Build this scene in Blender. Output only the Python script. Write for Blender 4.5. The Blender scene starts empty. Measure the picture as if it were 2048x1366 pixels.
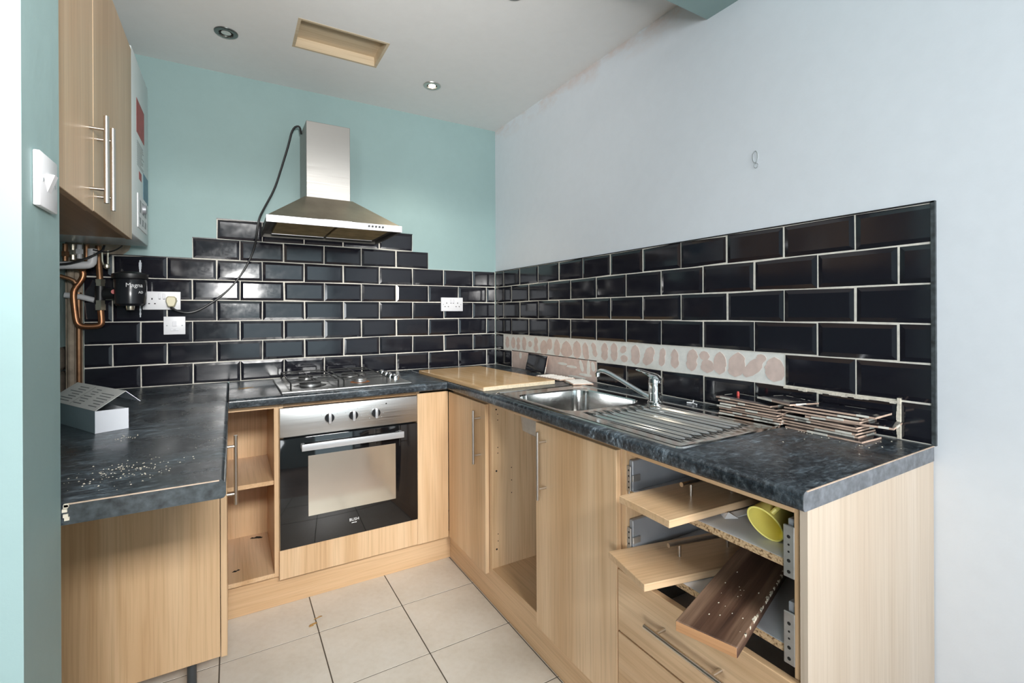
import bpy, bmesh, math, random
from mathutils import Vector, Matrix, Euler
random.seed(7)
PI = math.pi
SC = bpy.context.scene
COL = SC.collection

# ------------------------------------------------------------------ camera
IMG_W, FPX = 2048.0, 951.4
cam_d = bpy.data.cameras.new('camera')
cam = bpy.data.objects.new('camera', cam_d)
COL.objects.link(cam)
cam_d.sensor_width = 36.0
cam_d.lens = FPX / IMG_W * 36.0
cam_d.shift_y = (626.3 - 683.0) / IMG_W
cam_d.clip_start = 0.02
cam.location = (-1.5236, -2.7977, 1.2497)
cam.matrix_world = (Matrix.Translation(cam.location) @ Matrix.Rotation(-0.5335, 4, 'Z')
                    @ Matrix.Rotation(PI / 2, 4, 'X') @ Matrix.Rotation(-0.0048, 4, 'Z'))
SC.camera = cam

# ------------------------------------------------------------------ world, lights, exposure
world = bpy.data.worlds.new('world')
SC.world = world
world.use_nodes = True
world.node_tree.nodes['Background'].inputs[0].default_value = (0.75, 0.85, 1.0, 1)
world.node_tree.nodes['Background'].inputs[1].default_value = 0.5
SC.view_settings.view_transform = 'Standard'
SC.view_settings.look = 'None'
SC.view_settings.gamma = 1.0
SC.view_settings.exposure = 0.2
SC.view_settings.use_curve_mapping = False
try:
    SC.cycles.use_denoising = True
    SC.cycles.max_bounces = 10
    SC.cycles.diffuse_bounces = 6
    SC.cycles.sample_clamp_indirect = 6.0
    SC.cycles.caustics_reflective = False
    SC.cycles.caustics_refractive = False
except Exception:
    pass


def area(name, loc, target, sx, sy, power, color, shape='RECTANGLE', spread=180):
    d = bpy.data.lights.new(name, 'AREA')
    d.spread = math.radians(spread)
    d.shape = shape
    d.size = sx
    d.size_y = sy
    d.energy = power
    d.color = color
    o = bpy.data.objects.new(name, d)
    COL.objects.link(o)
    o.location = loc
    o.rotation_euler = (Vector(target) - Vector(loc)).to_track_quat('-Z', 'Z').to_euler()
    return o


# added fill light, set as an unseen window in the adjoining room's left wall
area('left_fill_light', (-3.33, -4.70, 1.25), (0, -2.3, 1.35), 1.4, 1.85, 45, (0.92, 0.965, 1.0), spread=112)
# daylight through the small glazed door light in the rear wall
area('door_daylight', (-1.76, -5.50, 1.58), (-1.76, 0, 1.58), 0.13, 0.42, 1.0, (0.93, 0.97, 1.0))
# added high light in the unseen rear wall, spread narrowed towards the kitchen
area('high_fill_light', (-0.97, -5.52, 3.05), (-0.95, -0.45, 0.45), 1.6, 0.58, 17, (1.0, 0.99, 0.97), spread=42)
# added soft bluish light beside the door, giving the back tiles their sheen
area('rear_sheen_light', (-0.80, -5.50, 1.35), (-0.80, 0, 1.35), 1.45, 1.7, 9, (0.70, 0.94, 1.0))
# added spot behind the camera, aimed up to brighten the kitchen ceiling
fd = bpy.data.lights.new('ceiling_fill', 'SPOT')
fd.energy = 175
fd.color = (1.0, 0.985, 0.96)
fd.spot_size = math.radians(84)
fd.spot_blend = 1.0
fd.shadow_soft_size = 0.12
ceiling_fill = bpy.data.objects.new('ceiling_fill', fd)
COL.objects.link(ceiling_fill)
ceiling_fill.location = (-1.45, -3.0, 1.55)
ceiling_fill.rotation_euler = (Vector((-1.36, -0.45, 2.469)) - ceiling_fill.location).to_track_quat('-Z', 'Y').to_euler()

# ------------------------------------------------------------------ mesh helpers


class MB:
    def __init__(self):
        self.v = []
        self.f = []

    def add(self, vs, fs):
        o = len(self.v)
        self.v += [tuple(p) for p in vs]
        self.f += [tuple(i + o for i in q) for q in fs]
        return self

    def box(self, x0, x1, y0, y1, z0, z1):
        x0, x1 = min(x0, x1), max(x0, x1)
        y0, y1 = min(y0, y1), max(y0, y1)
        z0, z1 = min(z0, z1), max(z0, z1)
        vs = [(x0, y0, z0), (x1, y0, z0), (x1, y1, z0), (x0, y1, z0), (x0, y0, z1), (x1, y0, z1), (x1, y1, z1), (x0, y1, z1)]
        return self.add(vs, [(0, 3, 2, 1), (4, 5, 6, 7), (0, 1, 5, 4), (1, 2, 6, 5), (2, 3, 7, 6), (3, 0, 4, 7)])

    def bm(self, b):
        b.verts.index_update()
        return self.add([v.co[:] for v in b.verts], [[v.index for v in q.verts] for q in b.faces])

    def rbox(self, x0, x1, y0, y1, z0, z1, r=0.002, seg=2):
        t = MB().box(x0, x1, y0, y1, z0, z1)
        b = bmesh.new()
        vs = [b.verts.new(p) for p in t.v]
        for q in t.f:
            b.faces.new([vs[i] for i in q])
        bmesh.ops.bevel(b, geom=b.edges[:], offset=r, segments=seg, profile=0.5, affect='EDGES')
        self.bm(b)
        b.free()
        return self

    def cyl(self, p0, p1, r, n=16, r1=None, caps=True):
        p0, p1 = Vector(p0), Vector(p1)
        r1 = r if r1 is None else r1
        d = (p1 - p0).normalized()
        a = d.orthogonal().normalized()
        c = d.cross(a)
        vs = []
        for p, rr in ((p0, r), (p1, r1)):
            for i in range(n):
                t = 2 * PI * i / n
                vs.append(p + (a * math.cos(t) + c * math.sin(t)) * rr)
        fs = [(i, (i + 1) % n, n + (i + 1) % n, n + i) for i in range(n)]
        if caps:
            fs += [tuple(range(n - 1, -1, -1)), tuple(range(n, 2 * n))]
        return self.add(vs, fs)

    def tube(self, path, r, n=10, smooth=0):
        P = [Vector(p) for p in path]
        for _ in range(smooth):
            Q = [P[0]]
            for i in range(len(P) - 1):
                Q += [P[i] * .75 + P[i + 1] * .25, P[i] * .25 + P[i + 1] * .75]
            P = Q + [P[-1]]
        t = (P[1] - P[0]).normalized()
        a = t.orthogonal().normalized()
        vs, fs = [], []
        for k, p in enumerate(P):
            t2 = (P[min(k + 1, len(P) - 1)] - P[max(k - 1, 0)]).normalized()
            a = (a - t2 * a.dot(t2)).normalized()
            c = t2.cross(a)
            rr = r[k] if isinstance(r, (list, tuple)) else r
            for i in range(n):
                w = 2 * PI * i / n
                vs.append(p + (a * math.cos(w) + c * math.sin(w)) * rr)
        for k in range(len(P) - 1):
            for i in range(n):
                j = (i + 1) % n
                fs.append((k * n + i, k * n + j, (k + 1) * n + j, (k + 1) * n + i))
        fs += [tuple(range(n - 1, -1, -1)), tuple(range((len(P) - 1) * n, len(P) * n))]
        return self.add(vs, fs)

    def lathe(self, prof, c, n=24, axis='Z'):
        c = Vector(c)
        vs, fs = [], []
        for r, h in prof:
            for i in range(n):
                t = 2 * PI * i / n
                u, w = r * math.cos(t), r * math.sin(t)
                vs.append(c + Vector({'Z': (u, w, h), 'Y': (u, -h, w), 'X': (-h, u, w)}[axis]))
        for k in range(len(prof) - 1):
            for i in range(n):
                j = (i + 1) % n
                fs.append((k * n + i, k * n + j, (k + 1) * n + j, (k + 1) * n + i))
        fs += [tuple(range(n - 1, -1, -1)), tuple(range((len(prof) - 1) * n, len(prof) * n))]
        return self.add(vs, fs)

    def prism(self, poly, axis, d0, d1):
        """poly in the two other axes, pushed out along axis from d0 to d1"""
        n = len(poly)

        def pt(a, b, d):
            return {'X': (d, a, b), 'Y': (a, d, b), 'Z': (a, b, d)}[axis]
        vs = [pt(a, b, d0) for a, b in poly] + [pt(a, b, d1) for a, b in poly]
        fs = [(i, (i + 1) % n, n + (i + 1) % n, n + i) for i in range(n)]
        fs += [tuple(range(n - 1, -1, -1)), tuple(range(n, 2 * n))]
        return self.add(vs, fs)

    def xf(self, m):
        self.v = [tuple(m @ Vector(p)) for p in self.v]
        return self


BASE = {}


def mesh_of(name, mb, mat, off=(0, 0, 0), smooth=True):
    ox, oy, oz = off
    me = bpy.data.meshes.new(name)
    me.from_pydata([(x - ox, y - oy, z - oz) for x, y, z in mb.v], [], mb.f)
    b = bmesh.new()
    b.from_mesh(me)
    bmesh.ops.recalc_face_normals(b, faces=b.faces[:])
    b.to_mesh(me)
    b.free()
    me.materials.append(mat)
    if smooth:
        me.shade_smooth()
        me.set_sharp_from_angle(angle=math.radians(32))
    return me


def thing(name, label, cat, loc, group=None, rot=(0, 0, 0)):
    o = bpy.data.objects.new(name, None)
    o.empty_display_size = 0.05
    COL.objects.link(o)
    o.location = loc
    o.rotation_euler = rot
    o['label'] = label
    o['category'] = cat
    if group:
        o['group'] = group
    BASE[o] = tuple(loc)
    return o


def part(name, mb, mat, parent, label=None, smooth=True, local=False):
    off = (0, 0, 0) if local else BASE[parent]
    o = bpy.data.objects.new(name, mesh_of(name, mb, mat, off, smooth))
    COL.objects.link(o)
    o.parent = parent
    BASE[o] = off
    if label:
        o['label'] = label
    return o


def solo(name, mb, mat, label, cat, group=None, smooth=True):
    xs, ys, zs = zip(*mb.v)
    base = ((min(xs) + max(xs)) / 2, (min(ys) + max(ys)) / 2, min(zs))
    o = bpy.data.objects.new(name, mesh_of(name, mb, mat, base, smooth))
    COL.objects.link(o)
    o.location = base
    BASE[o] = base
    o['label'] = label
    o['category'] = cat
    if group:
        o['group'] = group
    return o


def struct(name, mb, mat, label, smooth=False):
    o = bpy.data.objects.new(name, mesh_of(name, mb, mat, (0, 0, 0), smooth))
    COL.objects.link(o)
    BASE[o] = (0, 0, 0)
    o['kind'] = 'structure'
    o['label'] = label
    return o


def inst(name, me, parent, loc, rot=(0, 0, 0)):
    o = bpy.data.objects.new(name, me)
    COL.objects.link(o)
    o.parent = parent
    o.location = loc
    o.rotation_euler = rot
    return o


def text_part(name, body, size, mat, parent, m, extrude=0.0004):
    cu = bpy.data.curves.new(name, 'FONT')
    cu.body = body
    cu.size = size
    cu.align_x = 'CENTER'
    cu.align_y = 'CENTER'
    cu.extrude = extrude
    cu.resolution_u = 3
    tmp = bpy.data.objects.new(name + '_tmp', cu)
    COL.objects.link(tmp)
    dg = bpy.context.evaluated_depsgraph_get()
    me = bpy.data.meshes.new_from_object(tmp.evaluated_get(dg))
    bpy.data.objects.remove(tmp)
    off = Vector(BASE[parent])
    me.transform(Matrix.Translation(-off) @ m)
    me.materials.clear()
    me.materials.append(mat)
    me.name = name
    o = bpy.data.objects.new(name, me)
    COL.objects.link(o)
    o.parent = parent
    BASE[o] = BASE[parent]
    return o


# ------------------------------------------------------------------ materials
def new_mat(name):
    m = bpy.data.materials.new(name)
    m.use_nodes = True
    nt = m.node_tree
    return m, nt, nt.nodes['Principled BSDF']


def L(nt, a, b):
    nt.links.new(a, b)


def coords(nt, scale=(1, 1, 1), rot=(0, 0, 0)):
    tc = nt.nodes.new('ShaderNodeTexCoord')
    mp = nt.nodes.new('ShaderNodeMapping')
    mp.inputs['Scale'].default_value = scale
    mp.inputs['Rotation'].default_value = rot
    L(nt, tc.outputs['Object'], mp.inputs['Vector'])
    return mp.outputs['Vector']


def noise(nt, vec, scale, detail=4, rough=0.55, dist=0.0):
    n = nt.nodes.new('ShaderNodeTexNoise')
    n.inputs['Scale'].default_value = scale
    n.inputs['Detail'].default_value = detail
    n.inputs['Roughness'].default_value = rough
    n.inputs['Distortion'].default_value = dist
    if vec is not None:
        L(nt, vec, n.inputs['Vector'])
    return n.outputs['Fac']


def ramp(nt, fac, stops):
    r = nt.nodes.new('ShaderNodeValToRGB')
    el = r.color_ramp.elements
    while len(el) < len(stops):
        el.new(0.5)
    for e, (p, c) in zip(el, stops):
        e.position = p
        e.color = (c[0], c[1], c[2], 1)
    L(nt, fac, r.inputs['Fac'])
    return r.outputs['Color']


def mix(nt, fac, a, b, mode='MIX'):
    n = nt.nodes.new('ShaderNodeMix')
    n.data_type = 'RGBA'
    n.blend_type = mode
    for s, v in ((n.inputs[0], fac), (n.inputs[6], a), (n.inputs[7], b)):
        if hasattr(v, 'links'):
            L(nt, v, s)
        elif isinstance(v, (int, float)):
            s.default_value = v
        else:
            s.default_value = (v[0], v[1], v[2], 1)
    return n.outputs[2]


def bump(nt, p, h, strength, dist=0.01):
    b = nt.nodes.new('ShaderNodeBump')
    b.inputs['Strength'].default_value = strength
    b.inputs['Distance'].default_value = dist
    L(nt, h, b.inputs['Height'])
    L(nt, b.outputs['Normal'], p.inputs['Normal'])


def flat(name, c, rough=0.5, metal=0.0, var=0.0, vscale=8, bumpy=0.0, bscale=60, spec=None, coat=0.0):
    m, nt, p = new_mat(name)
    p.inputs['Base Color'].default_value = (c[0], c[1], c[2], 1)
    p.inputs['Roughness'].default_value = rough
    p.inputs['Metallic'].default_value = metal
    if spec is not None:
        p.inputs['Specular IOR Level'].default_value = spec
    if coat:
        p.inputs['Coat Weight'].default_value = coat
        p.inputs['Coat Roughness'].default_value = 0.08
    if var:
        f = noise(nt, coords(nt), vscale, 5)
        L(nt, ramp(nt, f, [(0.25, [x * (1 - var) for x in c]), (0.75, [min(1, x * (1 + var)) for x in c])]), p.inputs['Base Color'])
    if bumpy:
        bump(nt, p, noise(nt, coords(nt), bscale, 4), bumpy, 0.002)
    return m


def wood(name, axis, lo, mid, hi, rough=0.33, sc=1.0, fine=0.55):
    m, nt, p = new_mat(name)
    s = [9.0 * sc] * 3
    s['XYZ'.index(axis)] = 0.55 * sc
    s2 = [130.0 * sc] * 3
    s2['XYZ'.index(axis)] = 3.0 * sc
    broad = noise(nt, coords(nt, s), 1.0, 3, 0.5, 0.6)
    finef = noise(nt, coords(nt, s2), 1.0, 2, 0.6)
    c1 = ramp(nt, broad, [(0.28, lo), (0.5, mid), (0.72, hi)])
    c2 = ramp(nt, finef, [(0.3, (0.72, 0.68, 0.62)), (0.55, (1, 1, 1))])
    L(nt, mix(nt, fine, c1, mix(nt, 1.0, c1, c2, 'MULTIPLY')), p.inputs['Base Color'])
    p.inputs['Roughness'].default_value = rough
    bump(nt, p, finef, 0.08, 0.001)
    return m


BE_LO, BE_MID, BE_HI = (0.54, 0.335, 0.175), (0.64, 0.43, 0.25), (0.72, 0.515, 0.325)
M = {}
M['wood_z'] = wood('beech_laminate_upright', 'Z', BE_LO, BE_MID, BE_HI)
M['wood_pale'] = wood('faded_beech_end_panel', 'Z', (0.46, 0.36, 0.265), (0.515, 0.42, 0.325), (0.55, 0.46, 0.37), fine=0.5)
M['wood_x'] = wood('beech_laminate_along_x', 'X', BE_LO, BE_MID, BE_HI)
M['wood_y'] = wood('beech_laminate_along_y', 'Y', BE_LO, BE_MID, BE_HI)
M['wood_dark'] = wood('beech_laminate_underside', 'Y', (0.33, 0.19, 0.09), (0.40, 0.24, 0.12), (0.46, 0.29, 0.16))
M['board'] = wood('glossy_board', 'X', (0.70, 0.43, 0.19), (0.80, 0.52, 0.26), (0.86, 0.60, 0.34), 0.12)
M['plank'] = wood('old_dark_plank', 'X', (0.028, 0.013, 0.009), (0.095, 0.048, 0.030), (0.24, 0.15, 0.10), 0.55, 2.6, 0.9)
M['plank_end'] = wood('sawn_plank_end', 'Y', (0.33, 0.15, 0.06), (0.46, 0.24, 0.11), (0.55, 0.33, 0.18), 0.7, 1.5)
M['hatch'] = wood('pale_softwood', 'X', (0.52, 0.41, 0.27), (0.60, 0.49, 0.34), (0.66, 0.55, 0.40), 0.6)


def paint(name, c, var, stain=None):
    m, nt, p = new_mat(name)
    v = coords(nt)
    f = noise(nt, v, 2.3, 6, 0.6)
    f2 = noise(nt, v, 22.0, 4, 0.6)
    col = ramp(nt, f, [(0.3, [x * (1 - var) for x in c]), (0.7, [min(1, x * (1 + var * 0.6)) for x in c])])
    col = mix(nt, 0.35, col, ramp(nt, f2, [(0.35, [x * 0.95 for x in c]), (0.6, c)]))
    if stain:
        tc = nt.nodes.new('ShaderNodeTexCoord')
        sx = nt.nodes.new('ShaderNodeSeparateXYZ')
        L(nt, tc.outputs['Object'], sx.inputs['Vector'])
        mr = nt.nodes.new('ShaderNodeMapRange')
        mr.inputs['From Min'].default_value = 2.36
        mr.inputs['From Max'].default_value = 2.47
        L(nt, sx.outputs['Z'], mr.inputs['Value'])
        nz = ramp(nt, noise(nt, coords(nt, (1, 3.0, 6.0)), 1.6, 5, 0.65), [(0.45, (0, 0, 0)), (0.62, (1, 1, 1))])
        mm = nt.nodes.new('ShaderNodeMath')
        mm.operation = 'MULTIPLY'
        L(nt, mr.outputs['Result'], mm.inputs[0])
        L(nt, nz, mm.inputs[1])
        m2 = nt.nodes.new('ShaderNodeMath')
        m2.operation = 'MULTIPLY'
        m2.inputs[1].default_value = 0.55
        L(nt, mm.outputs[0], m2.inputs[0])
        col = mix(nt, m2.outputs[0], col, stain)
    L(nt, col, p.inputs['Base Color'])
    p.inputs['Roughness'].default_value = 0.62
    bump(nt, p, noise(nt, v, 14.0, 6, 0.6), 0.12, 0.01)
    return m


M['teal'] = paint('teal_wall_paint', (0.300, 0.425, 0.420), 0.07)
M['white_wall'] = paint('white_wall_paint', (0.70, 0.735, 0.775), 0.03, (0.62, 0.45, 0.37))
M['ceiling'] = paint('ceiling_paint', (0.80, 0.80, 0.79), 0.02)
M['pale_teal'] = paint('pale_teal_paint', (0.62, 0.74, 0.74), 0.03)
M['plaster_bare'] = flat('bare_stained_plaster', (0.36, 0.29, 0.22), 0.8, var=0.5, vscale=16, bumpy=0.5, bscale=40)
M['grout'] = flat('cream_grout', (0.70, 0.665, 0.59), 0.8, var=0.15, vscale=60)
M['floor_grout'] = flat('dark_floor_grout', (0.10, 0.08, 0.06), 0.9, var=0.3, vscale=30)
M['adhesive'] = flat('white_tile_adhesive', (0.80, 0.79, 0.745), 0.75, var=0.07, vscale=40, bumpy=0.3, bscale=80)
M['pink'] = flat('pink_plaster', (0.68, 0.535, 0.475), 0.8, var=0.12, vscale=30, bumpy=0.2)
M['terracotta'] = flat('fired_tile_body', (0.56, 0.40, 0.31), 0.8, var=0.3, vscale=35)
M['mortar'] = flat('crumbly_mortar', (0.68, 0.62, 0.52), 0.9, var=0.25, vscale=120, bumpy=0.6)


def mat_tile():
    m, nt, p = new_mat('black_glazed_tile')
    p.inputs['Base Color'].default_value = (0.011, 0.011, 0.016, 1)
    f = noise(nt, coords(nt), 18.0, 5, 0.65)
    r = ramp(nt, f, [(0.3, (0.05, 0.05, 0.05)), (0.75, (0.16, 0.16, 0.16))])
    L(nt, r, p.inputs['Roughness'])
    p.inputs['Specular IOR Level'].default_value = 0.62
    bump(nt, p, noise(nt, coords(nt), 9.0, 2), 0.05, 0.004)
    return m


M['tile'] = mat_tile()


def mat_floor_tile():
    m, nt, p = new_mat('cream_floor_tile')
    v = coords(nt)
    f = noise(nt, v, 5.0, 7, 0.62, 0.4)
    f2 = noise(nt, v, 45.0, 3)
    col = ramp(nt, f, [(0.3, (0.60, 0.545, 0.465)), (0.55, (0.69, 0.645, 0.575)), (0.75, (0.73, 0.69, 0.63))])
    col = mix(nt, 0.3, col, ramp(nt, f2, [(0.3, (0.60, 0.54, 0.46)), (0.6, (0.72, 0.68, 0.61))]))
    L(nt, col, p.inputs['Base Color'])
    p.inputs['Roughness'].default_value = 0.34
    bump(nt, p, f, 0.05, 0.004)
    return m


M['floor_tile'] = mat_floor_tile()
M['laminate_floor'] = wood('pinkish_laminate_floor', 'X', (0.33, 0.21, 0.155), (0.42, 0.285, 0.22), (0.48, 0.34, 0.27), 0.4)


def mat_worktop():
    m, nt, p = new_mat('slate_laminate')
    v = coords(nt)
    f = noise(nt, v, 70.0, 6, 0.70)
    g = noise(nt, v, 4.2, 6, 0.60, 0.6)
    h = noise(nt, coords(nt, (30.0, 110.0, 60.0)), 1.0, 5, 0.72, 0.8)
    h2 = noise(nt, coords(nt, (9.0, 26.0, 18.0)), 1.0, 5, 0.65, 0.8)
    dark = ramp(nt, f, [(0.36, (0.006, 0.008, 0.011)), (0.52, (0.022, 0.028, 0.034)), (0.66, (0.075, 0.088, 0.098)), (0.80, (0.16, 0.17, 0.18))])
    scuff_sheen = ramp(nt, h, [(0.40, (0.022, 0.028, 0.035)), (0.52, (0.085, 0.115, 0.14)), (0.68, (0.40, 0.48, 0.54))])  # pale wear streaks, with bluish window sheen put into the same colour
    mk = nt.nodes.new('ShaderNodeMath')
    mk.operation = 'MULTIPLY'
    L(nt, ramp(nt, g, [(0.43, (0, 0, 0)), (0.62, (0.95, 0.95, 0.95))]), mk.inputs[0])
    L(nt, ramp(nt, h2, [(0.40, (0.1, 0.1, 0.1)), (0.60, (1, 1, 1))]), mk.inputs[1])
    L(nt, mix(nt, mk.outputs[0], dark, scuff_sheen), p.inputs['Base Color'])
    L(nt, ramp(nt, g, [(0.35, (0.22, 0.22, 0.22)), (0.7, (0.40, 0.40, 0.40))]), p.inputs['Roughness'])
    p.inputs['Specular IOR Level'].default_value = 0.55
    bump(nt, p, f, 0.06, 0.002)
    return m


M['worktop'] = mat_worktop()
M['edging'] = flat('grey_edge_strip', (0.125, 0.135, 0.15), 0.45, var=0.5, vscale=55)
M['edge_dark'] = flat('dark_edge_strip', (0.040, 0.048, 0.052), 0.5, var=0.85, vscale=55)
M['core'] = flat('exposed_core_line', (0.50, 0.38, 0.29), 0.8, var=0.2, vscale=50)


def mat_steel(name, base, rough, axis_scale, amount=0.08):
    m, nt, p = new_mat(name)
    p.inputs['Metallic'].default_value = 1.0
    f = noise(nt, coords(nt, axis_scale), 1.0, 3, 0.6)
    L(nt, ramp(nt, f, [(0.3, [x * (1 - amount) for x in base]), (0.7, base)]), p.inputs['Base Color'])
    L(nt, ramp(nt, f, [(0.3, [rough * 0.85] * 3), (0.7, [rough * 1.2] * 3)]), p.inputs['Roughness'])
    return m


M['steel'] = mat_steel('brushed_steel', (0.66, 0.66, 0.655), 0.33, (4, 300, 300))
M['steel_hood'] = mat_steel('hood_steel', (0.43, 0.415, 0.395), 0.50, (2, 2, 200), 0.10)
M['steel_sink'] = mat_steel('sink_steel', (0.70, 0.695, 0.68), 0.13, (60, 6, 60), 0.10)
M['handle'] = flat('satin_nickel', (0.66, 0.62, 0.57), 0.28, 1.0)
M['chrome'] = flat('chrome', (0.85, 0.86, 0.87), 0.06, 1.0)
M['hood_dirty'] = flat('greasy_hood_steel', (0.34, 0.30, 0.23), 0.38, 0.85, var=0.3, vscale=5)
M['filter'] = flat('greasy_filter_mesh', (0.42, 0.33, 0.17), 0.65, 0.3, var=0.35, vscale=14, bumpy=0.4, bscale=300)
M['hood_under'] = flat('hood_underside', (0.10, 0.095, 0.085), 0.5, 0.6, var=0.3, vscale=8)
M['strip'] = flat('pale_aluminium_strip', (0.56, 0.57, 0.59), 0.32, 0.5)
M['oven_black'] = flat('black_oven_glass', (0.006, 0.006, 0.007), 0.045, spec=0.75)
M['oven_window'] = flat('coated_oven_window', (0.72, 0.66, 0.57), 0.10, 0.85, var=0.08, vscale=4)
M['black'] = flat('black_plastic', (0.012, 0.012, 0.013), 0.4)
M['black_gloss'] = flat('black_gloss_plastic', (0.014, 0.015, 0.018), 0.22)
M['cast'] = flat('black_enamel', (0.012, 0.012, 0.012), 0.35)
M['burner_cap'] = flat('burner_cap', (0.045, 0.045, 0.045), 0.45, 0.3)
M['burner_ring'] = flat('burner_alloy', (0.55, 0.55, 0.54), 0.35, 0.9)
M['rust'] = flat('rusty_scorch', (0.40, 0.14, 0.04), 0.7, var=0.4, vscale=40)
M['white_plastic'] = flat('white_plastic', (0.80, 0.80, 0.82), 0.35)
M['white_plastic2'] = flat('rocker_white_plastic', (0.74, 0.74, 0.77), 0.35)
M['cream_plug'] = flat('cream_plastic', (0.70, 0.64, 0.44), 0.4)
M['dark_hole'] = flat('dark_hole', (0.008, 0.007, 0.006), 0.8)
M['boiler'] = flat('boiler_white', (0.74, 0.80, 0.80), 0.3)
M['red_label'] = flat('red_label', (0.40, 0.055, 0.045), 0.5, var=0.25, vscale=60)
M['blue_label'] = flat('blue_label', (0.10, 0.22, 0.30), 0.5, var=0.3, vscale=60)
M['grey_print'] = flat('grey_print', (0.36, 0.39, 0.40), 0.6)
M['copper'] = flat('copper_pipe', (0.40, 0.185, 0.095), 0.34, 0.9, var=0.35, vscale=14)
M['copper_old'] = flat('tarnished_copper', (0.26, 0.14, 0.075), 0.45, 0.8, var=0.4, vscale=18)
M['brass'] = flat('plated_fitting', (0.62, 0.57, 0.46), 0.3, 0.9, var=0.15, vscale=40)
M['grey_pipe'] = flat('white_plastic_pipe', (0.62, 0.62, 0.63), 0.4)
M['metal_grey'] = flat('grey_painted_steel', (0.33, 0.345, 0.37), 0.42, 0.35, var=0.08)
M['zinc'] = flat('zinc_plate', (0.50, 0.50, 0.49), 0.4, 0.8, var=0.15, vscale=30)
M['melamine'] = flat('white_melamine', (0.70, 0.71, 0.73), 0.4, var=0.05, vscale=5)
M['yellow'] = flat('yellow_plastic', (0.86, 0.77, 0.21), 0.45, var=0.06, vscale=8)
M['paper'] = flat('white_paper', (0.78, 0.78, 0.80), 0.7)
M['card_white'] = flat('white_card', (0.76, 0.78, 0.83), 0.6, var=0.03)
M['card_shaded'] = flat('shaded_card', (0.22, 0.29, 0.32), 0.5, var=0.12)  # box side turned from the light, its shade put into the colour
M['card_lid'] = flat('grey_card', (0.47, 0.47, 0.455), 0.65, var=0.08, vscale=14)
M['card_inner'] = flat('brown_card', (0.20, 0.15, 0.10), 0.8)
M['ink'] = flat('grey_ink', (0.09, 0.095, 0.10), 0.7)
M['red'] = flat('red_plastic', (0.48, 0.05, 0.04), 0.4)
M['crumb'] = flat('pale_crumbs', (0.70, 0.64, 0.52), 0.8)
M['brown_bit'] = flat('brown_scraps', (0.36, 0.20, 0.06), 0.8)
M['white_text'] = flat('white_print', (0.80, 0.80, 0.80), 0.5)
M['dark_bronze'] = flat('gunmetal_bezel', (0.20, 0.21, 0.20), 0.22, 0.9)
M['leg'] = flat('grey_plastic_leg', (0.045, 0.05, 0.055), 0.5)


def mat_chip():
    m, nt, p = new_mat('raw_chipboard')
    v = nt.nodes.new('ShaderNodeTexVoronoi')
    v.inputs['Scale'].default_value = 230
    L(nt, coords(nt), v.inputs['Vector'])
    L(nt, ramp(nt, v.outputs['Distance'], [(0.1, (0.58, 0.42, 0.25)), (0.6, (0.46, 0.31, 0.17)), (0.85, (0.14, 0.075, 0.03))]), p.inputs['Base Color'])
    p.inputs['Roughness'].default_value = 0.85
    return m


M['chip'] = mat_chip()
M['raw_edge'] = flat('raw_pale_board_edge', (0.66, 0.56, 0.40), 0.8, var=0.18, vscale=150)


def emit(name, c, s):
    m, nt, p = new_mat(name)
    p.inputs['Base Color'].default_value = (c[0], c[1], c[2], 1)
    p.inputs['Emission Color'].default_value = (c[0], c[1], c[2], 1)
    p.inputs['Emission Strength'].default_value = s
    return m


M['bulb_on'] = emit('lit_bulb', (1.0, 0.90, 0.72), 6.0)
M['bulb_off'] = flat('bulb_glass', (0.72, 0.70, 0.66), 0.1, 0.6)

# ------------------------------------------------------------------ room dimensions
WZ, CZ = 0.91, 2.469          # worktop height, kitchen ceiling
XL = -2.15                    # kitchen left wall
NX, NY0, NY1 = -1.787, -1.833, -1.655   # partition nib
HZ = 2.34                     # header underside
RX, RY, RZ = -3.4, -5.6, 3.5           # adjoining room
T = 0.008                     # tile build-up: tile faces lie on x=0 / y=0
TP, TR, GJ = 0.2025, 0.1025, 0.0025     # tile pitch, row pitch, joint

# ------------------------------------------------------------------ the setting
floor = struct('floor', MB().box(XL - 0.1, 0.05, -1.80, 0.1, -0.12, -0.0016), M['floor_grout'], 'cream square-tiled kitchen floor with dark joints')
FT = 0.3333
ftm = mesh_of('tile', MB().rbox(-FT / 2 + .0022, FT / 2 - .0022, -FT / 2 + .0022, FT / 2 - .0022, -0.010, 0, 0.0004, 1), M['floor_tile'], smooth=False)


def floor_cut(x0, x1, y0, y1):
    g = .0022
    return mesh_of('tile', MB().rbox(x0 + g, x1 - g, y0 + g, y1 - g, -0.010, 0, 0.0004, 1), M['floor_tile'], smooth=False)


xs_j = [-0.5645 - FT * i for i in range(6)]
xs_j = [0.0, -0.2312] + xs_j
ys_j = [0.0, -0.1333, -0.4667, -0.800, -1.1333, -1.4667, -1.80]
for i in range(len(xs_j) - 1):
    for j in range(len(ys_j) - 1):
        x1, x0 = xs_j[i], max(xs_j[i + 1], XL)
        y1, y0 = ys_j[j], ys_j[j + 1]
        if x1 - x0 < 0.02:
            continue
        if abs(x1 - x0 - FT) < 0.003 and abs(y1 - y0 - FT) < 0.003:
            inst('tile', ftm, floor, ((x0 + x1) / 2, (y0 + y1) / 2, random.uniform(-.0004, 0)))
        else:
            inst('tile', floor_cut(x0, x1, y0, y1), floor, (0, 0, random.uniform(-.0004, 0)))
struct('floor_lounge', MB().box(RX - .1, 0.05, RY - .1, -1.80, -0.12, 0.0), M['laminate_floor'], 'pinkish brown laminate floor of the adjoining room')

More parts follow.
